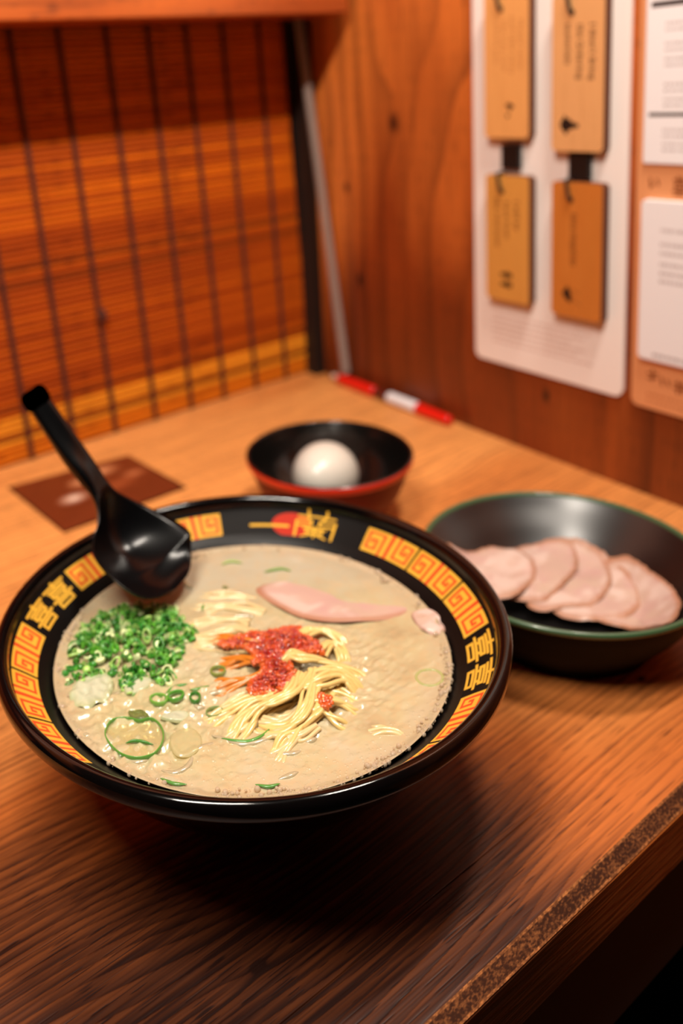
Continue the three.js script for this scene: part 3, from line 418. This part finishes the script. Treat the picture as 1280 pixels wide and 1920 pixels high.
// ---------------------------------------------------------------- spoon
{
  const spine = new THREE.CatmullRomCurve3([new THREE.Vector3(0.1729, 0.1587, -0.4157), new THREE.Vector3(0.1839, 0.1261, -0.3939), new THREE.Vector3(0.1949, 0.0985, -0.3722), new THREE.Vector3(0.1965, 0.0865, -0.3461), new THREE.Vector3(0.2004, 0.0735, -0.3331)], false, 'centripetal');
  const T = spine.getPoint(1), t = thing('soup_spoon', 'black soup spoon leaning on the ramen bowl rim with its handle up', 'spoon', [T.x, T.y, T.z]);
  const NS = 100, NV = 24, pos = [], idx = [], frame = (q) => { const s = spine.getTangentAt(q), n = new THREE.Vector3(0, 1, 0); n.addScaledVector(s, -n.dot(s)).normalize(); n.applyAxisAngle(s, lerp(0.85, -0.12, smooth(0.02, 0.55, q))); return [s, n, new THREE.Vector3().crossVectors(s, n).normalize()]; };
  const prof = (q) => {                                     // q 0 handle end .. 1 tip: half width, sag, thickness
    const hw = q < 0.45 ? lerp(0.0062, 0.0072, smooth(0.05, 0.45, q)) + 0.0008 * (1 - smooth(0, 0.06, q)) : q < 0.8 ? lerp(0.0072, 0.028, smooth(0.45, 0.8, q)) : 0.028 * Math.sqrt(Math.max(0.0, 1 - ((q - 0.8) / 0.2) ** 3.4));
    const sag = q < 0.5 ? 0.0012 : lerp(0.0012, 0.0185, smooth(0.46, 0.70, q)) * (q > 0.68 ? Math.sqrt(Math.max(0, 1 - ((q - 0.68) / 0.33) ** 2.2)) : 1);
    return [Math.max(hw, 0.0006), sag, lerp(0.0055, 0.0026, smooth(0.1, 0.7, q))];
  };
  for (const side of [1, -1]) for (let i = 0; i <= NS; i++) for (let j = 0; j <= NV; j++) {
    const q = i / NS, [hw, sag, th] = prof(q), v = j / NV * 2 - 1, endc = q < 0.03 ? Math.sqrt(Math.max(0, 1 - (1 - q / 0.03) ** 2)) : 1, [s, n, w] = frame(q);
    const hd = 1 - smooth(0.38, 0.56, q), edge = Math.sqrt(Math.max(0, 1 - Math.abs(v) ** lerp(8, 4, hd))), d = sag * (v * v - 1) * (1 - hd) + side * lerp(th / 2, 0.0042, hd) * edge;
    const p = spine.getPointAt(q).sub(T).addScaledVector(w, v * hw * (0.55 + 0.45 * endc)).addScaledVector(n, d); pos.push(p.x, p.y, p.z);
  }
  const row = NV + 1, off = (NS + 1) * row;
  for (let i = 0; i < NS; i++) for (let j = 0; j < NV; j++) { const a = i * row + j, b = a + 1, c = a + row, d = c + 1; idx.push(a, b, c, b, d, c, off + a, off + c, off + b, off + b, off + c, off + d); }
  for (let i = 0; i < NS; i++) for (const j of [0, NV]) { const a = i * row + j, c = a + row; j ? idx.push(a, off + a, c, c, off + a, off + c) : idx.push(a, c, off + a, c, off + c, off + a); }
  for (let j = 0; j < NV; j++) for (const i of [0, NS]) { const a = i * row + j, b = a + 1; i ? idx.push(a, off + a, b, b, off + a, off + b) : idx.push(a, b, off + a, b, off + b, off + a); }
  const g = new THREE.BufferGeometry(); g.setAttribute('position', new THREE.Float32BufferAttribute(pos, 3)); g.setIndex(idx); const gg = mergeVertices(g, 1e-6); gg.computeVertexNormals();
  const m = phys(0x050506, 0.24, { specularIntensity: 0.65 }); m.side = THREE.DoubleSide;
  part('spoon_body', gg, m, t);
  // stepped hook at the end of the handle
  const hook = rbox(0.0145, 0.0095, 0.011, 0.004, 0, 0, 0, 6), [s, n, w] = frame(0.02), M = new THREE.Matrix4().makeBasis(w, n, s).setPosition(spine.getPointAt(0.03).sub(T).addScaledVector(n, 0.0015)); part('hook', hook.applyMatrix4(M), m, t);
}

// ---------------------------------------------------------------- small red bowl with an egg
{
  const C = [0.3973, -0.4383], t = thing('small_bowl', 'small bowl, red lacquer outside and black inside, holding an egg', 'bowl', [C[0], 0, C[1]]);
  const red = phys(0x6a130b, 0.45, { specularIntensity: 0.4 }), lip = phys(0xd82c16, 0.3, { clearcoat: 0.3 });
  part('shell', lathe(splinePts([[0, 0.004], [0.026, 0.004], [0.0275, 0], [0.0305, 0], [0.0315, 0.004], [0.033, 0.0075], [0.042, 0.015], [0.050, 0.028], [0.0550, 0.0415], [0.0562, 0.0448]], 60), 128), red, t);
  part('lip', lathe(splinePts([[0.0560, 0.0440], [0.0576, 0.0458], [0.0582, 0.0482], [0.0579, 0.0500]], 16), 128), lip, t, 'bright red lip');
  part('lining', lathe(splinePts([[0.0579, 0.0500], [0.0571, 0.0506], [0.0560, 0.0503], [0.0545, 0.0455], [0.049, 0.029], [0.040, 0.0165], [0.03, 0.0095], [0, 0.008]], 60), 128), phys(0x0a0908, 0.24, { clearcoat: 0.5 }), t, 'glossy black lining');
  const pr = []; for (let i = 0; i <= 40; i++) { const a = i / 40 * Math.PI, y = -Math.cos(a); pr.push([Math.sin(a) * 0.0225 * (1 - 0.09 * y), y * 0.0285]); }
  const eg = lathe(pr, 64).rotateZ(1.25).rotateY(0.5), o = mesh('boiled_egg', eg, phys(0xdcd6ca, 0.35, { clearcoat: 0.5, clearcoatRoughness: 0.25 }), scene);
  o.geometry.computeBoundingBox(); const b = o.geometry.boundingBox; o.geometry.translate(0, -b.min.y, 0); o.position.set(0.3945, 0.0095, -0.4400); tag(o, 'peeled white boiled egg lying in the small red bowl', 'egg');
}

// ---------------------------------------------------------------- plate with pork
{
  const C = [0.4057, -0.2636], t = thing('plate', 'round black deep plate with a green rim beside the ramen bowl', 'plate', [C[0], 0, C[1]]);
  const WELL = [[0.0713, 0.0420], [0.0665, 0.0370], [0.058, 0.0290], [0.048, 0.0195], [0.040, 0.0138], [0.034, 0.0118], [0.028, 0.0112], [0, 0.0110]];
  const blk = phys(0x0a0808, 0.34, { clearcoat: 0.9, clearcoatRoughness: 0.32 });
  part('body', lathe(splinePts([[0, 0.004], [0.040, 0.004], [0.0425, 0], [0.0465, 0], [0.0485, 0.004], [0.053, 0.009], [0.062, 0.020], [0.0695, 0.033], [0.0725, 0.0405]], 60), 128), phys(0x050404, 0.6, { specularIntensity: 0.2 }), t);
  part('rim', lathe(splinePts([[0.0722, 0.0396], [0.0741, 0.0412], [0.0744, 0.0427], [0.0735, 0.0438], [0.0720, 0.0434], [0.0712, 0.0418]], 24), 128), phys(0x3d5a3a, 0.35, { clearcoat: 0.4 }), t, 'dark green rim');
  part('well', lathe(splinePts(WELL, 60), 128), blk, t, 'glossy black well');
  const wellAt = (x, z) => { const r = Math.hypot(x - C[0], z - C[1]); for (let k = 1; k < WELL.length; k++) if (r >= WELL[k][0]) { const [r1, y1] = WELL[k - 1], [r0, y0] = WELL[k]; return y0 + (y1 - y0) * Math.min(1.1, (r - r0) / (r1 - r0)); } return 0.011; };
  const drape = (x, z, flat) => { const w = wellAt(x, z) + 0.0042, k = 0.004, h = clamp(0.5 + 0.5 * (w - flat) / k); return lerp(flat, w, h) + k * h * (1 - h); };
  const S = [
    [[[0.3804, -0.3206], [0.3858, -0.3173], [0.3942, -0.3156], [0.4104, -0.3129], [0.4192, -0.3044], [0.4208, -0.2964], [0.4161, -0.2878], [0.4049, -0.2787], [0.3923, -0.2746], [0.3782, -0.2731], [0.3702, -0.2774], [0.3672, -0.2854], [0.3712, -0.2975], [0.3754, -0.31]], 'pale pork slice at the left end of the plate, its tip curled up'],
    [[[0.3953, -0.2978], [0.4207, -0.3055], [0.4311, -0.3037], [0.4436, -0.2959], [0.4501, -0.2888], [0.45, -0.2831], [0.4404, -0.2749], [0.4269, -0.2683], [0.4124, -0.265], [0.4008, -0.2639], [0.39, -0.2638], [0.3839, -0.2704], [0.3761, -0.28]], 'pork slice second from the left on the plate, with a browned front edge'],
    [[[0.4344, -0.2968], [0.4525, -0.2854], [0.4545, -0.2784], [0.4547, -0.27], [0.4505, -0.2632], [0.4395, -0.2534], [0.4271, -0.2486], [0.4141, -0.2463], [0.4055, -0.2484], [0.3967, -0.2547], [0.3858, -0.2603], [0.3821, -0.2675], [0.4037, -0.2791]], 'pork slice in the middle of the five fanned on the plate'],
    [[[0.4424, -0.2844], [0.4546, -0.2716], [0.4527, -0.2606], [0.448, -0.2483], [0.4416, -0.2386], [0.4334, -0.2328], [0.4238, -0.2298], [0.4127, -0.2305], [0.4044, -0.2365], [0.3962, -0.2435], [0.3907, -0.2533], [0.3913, -0.2607], [0.4159, -0.2738]], 'pork slice second from the right on the plate, under its neighbour'],
    [[[0.4454, -0.2692], [0.4564, -0.2564], [0.448, -0.2328], [0.44, -0.2211], [0.426, -0.209], [0.4086, -0.2013], [0.3889, -0.1968], [0.4032, -0.2146], [0.4049, -0.228], [0.4018, -0.2379], [0.4045, -0.2471], [0.4273, -0.2613]], 'pork slice at the right end of the fan, lowest on the plate']];
  S.forEach(([P, lab], i) => {
    const xs = P.map((p) => p[0]), zs = P.map((p) => p[1]), mx = (Math.min(...xs) + Math.max(...xs)) / 2, mz = (Math.min(...zs) + Math.max(...zs)) / 2;
    settle(tag(mesh('pork_slice', slab(P, (x, z) => drape(x, z, 0.0247 - i * 0.0024) + (fbm(x * 60 + i, z * 60, 2) - 0.5) * 0.0035 + (i === 0 ? 0.003 * smooth(0.352, 0.335, x) : 0) , 0.0024, porkColor(5 + i), 14, 110, 0.0009), porkMat, scene), lab, 'pork', 'pork slices fanned on the plate'));
  });
}

// ---------------------------------------------------------------- dark plaque let into the counter
{
  const m = canvasTex(512, 448, (g, w, h) => {
    g.fillStyle = '#6e2d12'; g.fillRect(0, 0, w, h); const r = rng(81);
    for (let i = 0; i < 2600; i++) { g.fillStyle = `rgba(${r() < 0.5 ? '40,14,6' : '160,80,40'},${r() * 0.12})`; g.fillRect(r() * w, r() * h, 30 + r() * 80, 1 + r() * 2); }
    const blot = (x, y, a, b, c) => { const q = g.createRadialGradient(0, 0, 0, 0, 0, 1); q.addColorStop(0, c); q.addColorStop(1, c.replace(/[\d.]+\)$/, '0)')); g.save(); g.translate(x, y); g.scale(a, b); g.fillStyle = q; g.beginPath(); g.arc(0, 0, 1, 0, 7); g.fill(); g.restore(); };
    blot(150, 250, 75, 45, 'rgba(255,225,205,1)'); blot(225, 150, 60, 45, 'rgba(215,150,105,1)'); blot(345, 120, 95, 52, 'rgba(225,155,105,1)'); blot(430, 220, 70, 40, 'rgba(205,125,80,0.85)'); blot(330, 260, 110, 50, 'rgba(170,85,45,0.8)');
    g.strokeStyle = '#2d1107'; g.lineWidth = 10; g.strokeRect(3, 3, w - 6, h - 6);
  });
  const s = new THREE.Shape(); s.moveTo(0.2403, 0.6494); s.lineTo(0.2409, 0.5496); s.lineTo(0.3476, 0.5488); s.lineTo(0.3451, 0.635); s.lineTo(0.2403, 0.6494);
  const g = new THREE.ExtrudeGeometry(s, { depth: 0.0008, bevelEnabled: false }).rotateX(-Math.PI / 2); setUV(g, (x, y, z) => [(x - 0.2403) / 0.1065, 1 - (z + 0.6494) / 0.1]);
  settle(tag(mesh('plaque', g, phys(0xffffff, 0.4, { map: m }), scene), 'dark brown rectangular plaque with worn pale print, flat on the counter behind the spoon', 'plaque'));
}

// ---------------------------------------------------------------- pen on its coiled tether
{
  const A = new THREE.Vector3(0.5975, 0.0056, -0.6375), B = new THREE.Vector3(0.5862, 0.0056, -0.4880), t = thing('pen', 'red and white ballpoint pen lying along the right-hand wall', 'pen', [A.x, 0, A.z]);
  const d = B.clone().sub(A), len = d.length(), q = new THREE.Quaternion().setFromUnitVectors(new THREE.Vector3(0, 1, 0), d.clone().normalize());
  const seg = (name, a, b, ra, rb, m, label) => { const h = (b - a) * len, g = lathe([[0, 0], [ra * 0.82, 0], [ra, h * 0.06], [rb, h * 0.94], [rb * 0.82, h], [0, h]], 24).translate(0, a * len, 0).applyQuaternion(q).translate(0, 0.0056, 0); part(name, g, m, t, label); };
  seg('end_plug', -0.07, 0.0, 0.0028, 0.0035, phys(0xd9b9a8, 0.3), 'pale tail end');
  seg('barrel', 0.0, 0.36, 0.0052, 0.0055, phys(0xe0190c, 0.35, { clearcoat: 0.3 }), 'red barrel');
  seg('clear_section', 0.36, 0.48, 0.0045, 0.0045, phys(0x5a1c16, 0.2, { clearcoat: 0.5 }), 'dark see-through section');
  seg('grip', 0.48, 0.73, 0.0055, 0.0055, phys(0xe8e4e8, 0.35), 'white grip');
  seg('tip', 0.73, 1.0, 0.0054, 0.0044, phys(0xe0190c, 0.35, { clearcoat: 0.3 }), 'red tip');
  const c = [], P0 = new THREE.Vector3(0.5995, 0.0125, -0.6300), P1 = wallPoint(0.0150, 0.380, 0.016), ax = P1.clone().sub(P0), L = ax.length(), e1 = new THREE.Vector3(1, 0, 0), e2 = new THREE.Vector3().crossVectors(ax, e1).normalize(); e1.crossVectors(e2, ax).normalize();
  const turns = 150, per = 10; for (let i = 0; i <= turns * per; i++) { const f = i / (turns * per), a = f * turns * Math.PI * 2, p = P0.clone().addScaledVector(ax, f).addScaledVector(e1, Math.cos(a) * 0.0040).addScaledVector(e2, Math.sin(a) * 0.0040); p.x -= Math.sin(f * Math.PI) * 0.0; c.push(p); }
  class Poly extends THREE.Curve { getPoint(u, o = new THREE.Vector3()) { const k = clamp(u) * (c.length - 1), i = Math.min(c.length - 2, Math.floor(k)); return o.copy(c[i]).lerp(c[i + 1], k - i); } getPointAt(u, o) { return this.getPoint(u, o); } getTangentAt(u, o) { return this.getTangent(u, o); } }
  settle(tag(mesh('coiled_cord', new THREE.TubeGeometry(new Poly(), turns * per, 0.00075, 5), phys(0xa8968c, 0.35), scene), 'grey coiled spring cord hanging in the corner down to the pen', 'cord'));
}

// ---------------------------------------------------------------- notice boards on the right-hand wall
function panel(w, h, d, r, tex, rough = 0.5) { const g = new THREE.ExtrudeGeometry(roundRect(w - 0.0012, h - 0.0012, r), { depth: d - 0.0012, bevelEnabled: true, bevelThickness: 0.0006, bevelSize: 0.0006, bevelSegments: 2, curveSegments: 8 }).translate(0.0006, 0.0006, 0.0006); setUV(g, (x, y) => [x / w, y / h]); return [g, phys(0xffffff, rough, { map: tex })]; }
function onWallAt(o, u, y, off) { o.position.copy(wallPoint(u, y, off)); o.rotation.y = WALL_TURN; return o; }
const dashes = (g, x, y, w, n, dy, c, r) => { g.fillStyle = c; for (let k = 0; k < n; k++) { let q = x; while (q < x + w * (0.75 + r() * 0.25)) { const l = 4 + r() * 14; g.fillRect(q, y + k * dy, l, dy * 0.45); q += l + 4; } } };
{
  const w = 0.1345, h = 0.44, tex = canvasTex(512, 1675, (g, W, H) => { g.fillStyle = '#fbf0ea'; g.fillRect(0, 0, W, H); const r = rng(91); dashes(g, 70, H - 160, 360, 6, 17, 'rgba(150,95,80,0.25)', r); dashes(g, 60, 60, 380, 8, 20, 'rgba(130,80,70,0.28)', r); });
  const [g, m] = panel(w, h, 0.003, 0.006, tex); onWallAt(tag(mesh('notice_board', g, m, scene), 'pinkish white board holding four wooden tags on the right wall', 'board'), 0.2222, 0.0675, 0);
}
// wooden tags: text runs downwards, turned a quarter; icons are small black figures
const icon = {
  bird(g) { g.beginPath(); g.ellipse(0, 0, 20, 12, 0.2, 0, 7); g.fill(); g.beginPath(); g.moveTo(-30, -10); g.lineTo(4, 0); g.lineTo(-6, 16); g.fill(); g.fillRect(-4, 8, 6, 20); g.beginPath(); g.arc(-14, 46, 9, 0, 7); g.fill(); },
  hand(g) { g.beginPath(); g.arc(-16, 0, 30, 0, 7); g.fill(); g.beginPath(); g.moveTo(0, -16); g.lineTo(46, -4); g.lineTo(46, 12); g.lineTo(0, 18); g.fill(); g.fillRect(-30, -40, 12, 20); g.fillRect(-24, 20, 14, 22); },
  people(g) { for (const y of [-24, 24]) { g.beginPath(); g.arc(22, y, 13, 0, 7); g.fill(); g.fillRect(-34, y - 10, 50, 18); g.fillRect(-2, y - 18, 14, 34); } },
  pot(g) { g.beginPath(); g.moveTo(-40, 0); g.lineTo(-10, -40); g.lineTo(8, -6); g.lineTo(12, 34); g.lineTo(-8, 36); g.fill(); g.lineWidth = 4; g.strokeStyle = 'rgba(60,25,10,0.55)'; g.beginPath(); g.moveTo(10, -26); g.lineTo(54, -8); g.moveTo(14, 16); g.lineTo(58, 44); g.stroke(); },
};
function makeTag(label, u, y, h, shade, lines, ink, pic, iconPos) {
  const w = 0.0412, W = 256, H = Math.round(256 * h / w);
  const tex = canvasTex(W, H, (g) => {
    g.fillStyle = shade; g.fillRect(0, 0, W, H); const r = rng(Math.round(u * 9999 + y * 777));
    for (let i = 0; i < 420; i++) { g.fillStyle = `rgba(${r() < 0.5 ? '120,60,15' : '255,200,120'},${r() * 0.09})`; g.fillRect(r() * W, r() * H, 1 + r() * 3, 60 + r() * 220); }
    g.fillStyle = ink; g.font = 'bold 38px sans-serif';
    lines.forEach(([x, y0, s, len]) => { g.save(); g.translate(x, y0); g.rotate(Math.PI / 2); g.fillText(s, 0, 0, len); g.restore(); });
    g.fillStyle = '#1d100a'; g.save(); g.translate(...iconPos(H)); icon[pic](g); g.restore();
  });
  const t = thing('wooden_tag', label, 'tag', [0, 0, 0], 'wooden tags on the white board'); onWallAt(t, u, y, 0.0038);
  const s = roundRect(w, h, 0.0035), hole = new THREE.Path(); hole.absarc(w * 0.38, h - 0.0125, 0.0022, 0, Math.PI * 2, true); s.holes.push(hole);
  const g = new THREE.ExtrudeGeometry(s, { depth: 0.0075, bevelEnabled: false, curveSegments: 8 }), uvs = setUV(g, (x, y2) => [x / w, y2 / h]);
  const face = phys(0xffffff, 0.5, { map: tex }), side = std(0x5a2a10, 0.7);
  const mm = new THREE.Mesh(uvs, [face, side]); mm.name = 'tag_body'; mm.castShadow = mm.receiveShadow = true; t.add(mm);
  const cur = new THREE.CatmullRomCurve3([new THREE.Vector3(w * 0.38 + 0.0008, h - 0.0140, 0.0070), new THREE.Vector3(w * 0.38, h - 0.0125, 0.0088), new THREE.Vector3(w * 0.38 - 0.0018, h - 0.006, 0.0090), new THREE.Vector3(w * 0.38 - 0.0028, h + 0.0008, 0.0086), new THREE.Vector3(w * 0.38 - 0.002, h + 0.0014, 0.002)]);
  part('string', new THREE.TubeGeometry(cur, 20, 0.0013, 6), std(0x150c08, 0.9), t, 'dark string knotted through the hole');
  return t;
}
const H1 = 0.108, H2 = 0.0995;
makeTag('light wooden tag, upper left of the four, with a small black bird-like mark', 0.2416, 0.2520, H1, '#e9a660', [[196, 130, 'Please come', 300], [150, 112, 'and take away', 360], [104, 128, 'the tray now', 330], [62, 140, 'thank you', 250]], 'rgba(150,85,35,0.45)', 'bird', (H) => [150, H - 150]);
makeTag('light wooden tag, upper right of the four, with a black pointing hand mark', 0.3026, 0.2435, H1, '#e3a76c', [[186, 128, "I Won't Bring", 360], [126, 128, 'the Ordering', 370], [66, 122, 'materials', 250]], 'rgba(60,30,10,0.9)', 'hand', (H) => [90, H - 116]);
makeTag('yellowish wooden tag, lower left of the four, with two black people marks', 0.2420, 0.1242, H2, '#d99745', [[170, 118, 'I will be', 230], [112, 124, 'back from', 236], [56, 112, 'the restroom', 330]], 'rgba(100,48,12,0.85)', 'people', (H) => [122, H - 106]);
makeTag('dark orange wooden tag, lower right of the four, with one line of print', 0.3032, 0.1222, H2, '#c9762c', [[102, 138, 'Extra chopsticks', 240]], 'rgba(60,22,6,0.85)', 'pot', (H) => [96, H - 106]);
for (const [u, y, lab] of [[0.2535, 0.2268, 'black hook block between the two left-hand wooden tags'], [0.3135, 0.2222, 'black hook block between the two right-hand wooden tags']]) {
  const t = thing('tag_hook', lab, 'hook'); onWallAt(t, u, y, 0.0034); part('plate', rbox(0.0168, 0.019, 0.004, 0.0008, 0.0084, 0.0105, 0.002), std(0x120b08, 0.5), t);
}
{
  const w = 0.11, h = 0.44, s = w / 512, tex = canvasTex(512, 2048, (g, W, H) => {
    g.fillStyle = '#e59c68'; g.fillRect(0, 0, W, H); const X = (u) => (u - 0.3632) / w * W, Y = (y) => H - (y - 0.0655) / h * H; g.strokeStyle = 'rgba(120,55,20,0.85)'; g.lineWidth = 7; g.lineCap = 'round';
    const st = (x, y, L) => { g.save(); g.translate(X(x), Y(y)); g.beginPath(); for (const [a, b, c, d] of L) { g.moveTo(a, b); g.lineTo(c, d); } g.stroke(); g.restore(); };
    st(0.3755, 0.2235, [[-10, -12, -8, 14], [-8, 14, -2, 8], [12, -10, 16, 6]]);
    st(0.3935, 0.2215, [[-18, -22, 18, -22], [-6, -30, -6, -16], [6, -30, 6, -16], [-14, -10, 14, -10], [-14, -10, -14, 2], [14, -10, 14, 2], [-14, 2, 14, 2], [-20, 12, 20, 12], [0, 2, 0, 24], [-16, 24, 16, 24]]);
    st(0.3790, 0.0905, [[-16, -4, 16, -8], [0, -18, -2, 16], [-14, 14, 12, 6]]); st(0.3880, 0.0875, [[-12, -12, -10, 10], [8, -8, 12, 8]]); st(0.3985, 0.0860, [[-16, -12, 16, -12], [-8, -20, -8, 18], [8, -20, 6, 16], [-18, 4, 18, 2]]);
    const r = rng(95); dashes(g, X(0.375), Y(0.0775), 360, 2, 22, 'rgba(150,70,30,0.35)', r);
  });
  const [g, m] = panel(w, h, 0.003, 0.005, tex); onWallAt(tag(mesh('notice_board', g, m, scene), 'orange card board with two white papers at the right edge', 'board'), 0.3632, 0.0655, 0);
}
{
  const sheet = (draw, w, h) => canvasTex(512, Math.round(512 * h / w), draw), gray = 'rgba(110,90,90,0.35)';
  const w1 = 0.09, h1 = 0.205, t1 = sheet((g, W, H) => { g.fillStyle = '#f7f4f6'; g.fillRect(0, 0, W, H); const Y = (y) => H - (y - 0.236) / h1 * H, r = rng(97); g.fillStyle = '#2c1d1c'; g.fillRect(20, Y(0.3368) - 14, W, 20); g.fillRect(20, Y(0.2678) - 8, W, 13); g.fillStyle = gray; for (const y of [0.326, 0.3135, 0.304, 0.288, 0.2785, 0.259, 0.25]) { dashes(g, 75, Y(y), 400, 2, 22, gray, r); } }, w1, h1);
  const [g1, m1] = panel(w1, h1, 0.0018, 0.001, t1, 0.6); onWallAt(tag(mesh('paper_form', g1, m1, scene), 'white printed form with two black rules, upper sheet on the orange board', 'paper', null), 0.3687, 0.2362, 0.0032);
  const w2 = 0.09, h2 = 0.1105, t2 = sheet((g, W, H) => { g.fillStyle = '#f7f4f6'; g.fillRect(0, 0, W, H); const Y = (y) => H - (y - 0.102) / h2 * H, r = rng(98); for (const y of [0.194, 0.1845, 0.1785, 0.171, 0.165, 0.1595]) dashes(g, 80, Y(y), 380, 1, 30, gray, r); dashes(g, 62, Y(0.1075), 400, 1, 26, 'rgba(80,60,60,0.5)', r); }, w2, h2);
  const [g2, m2] = panel(w2, h2, 0.004, 0.003, t2, 0.35); onWallAt(tag(mesh('paper_pad', g2, m2, scene), 'thick white paper pad, lower one on the orange board', 'paper', null), 0.3700, 0.1022, 0.0032);
}

renderer.render(scene, camera);
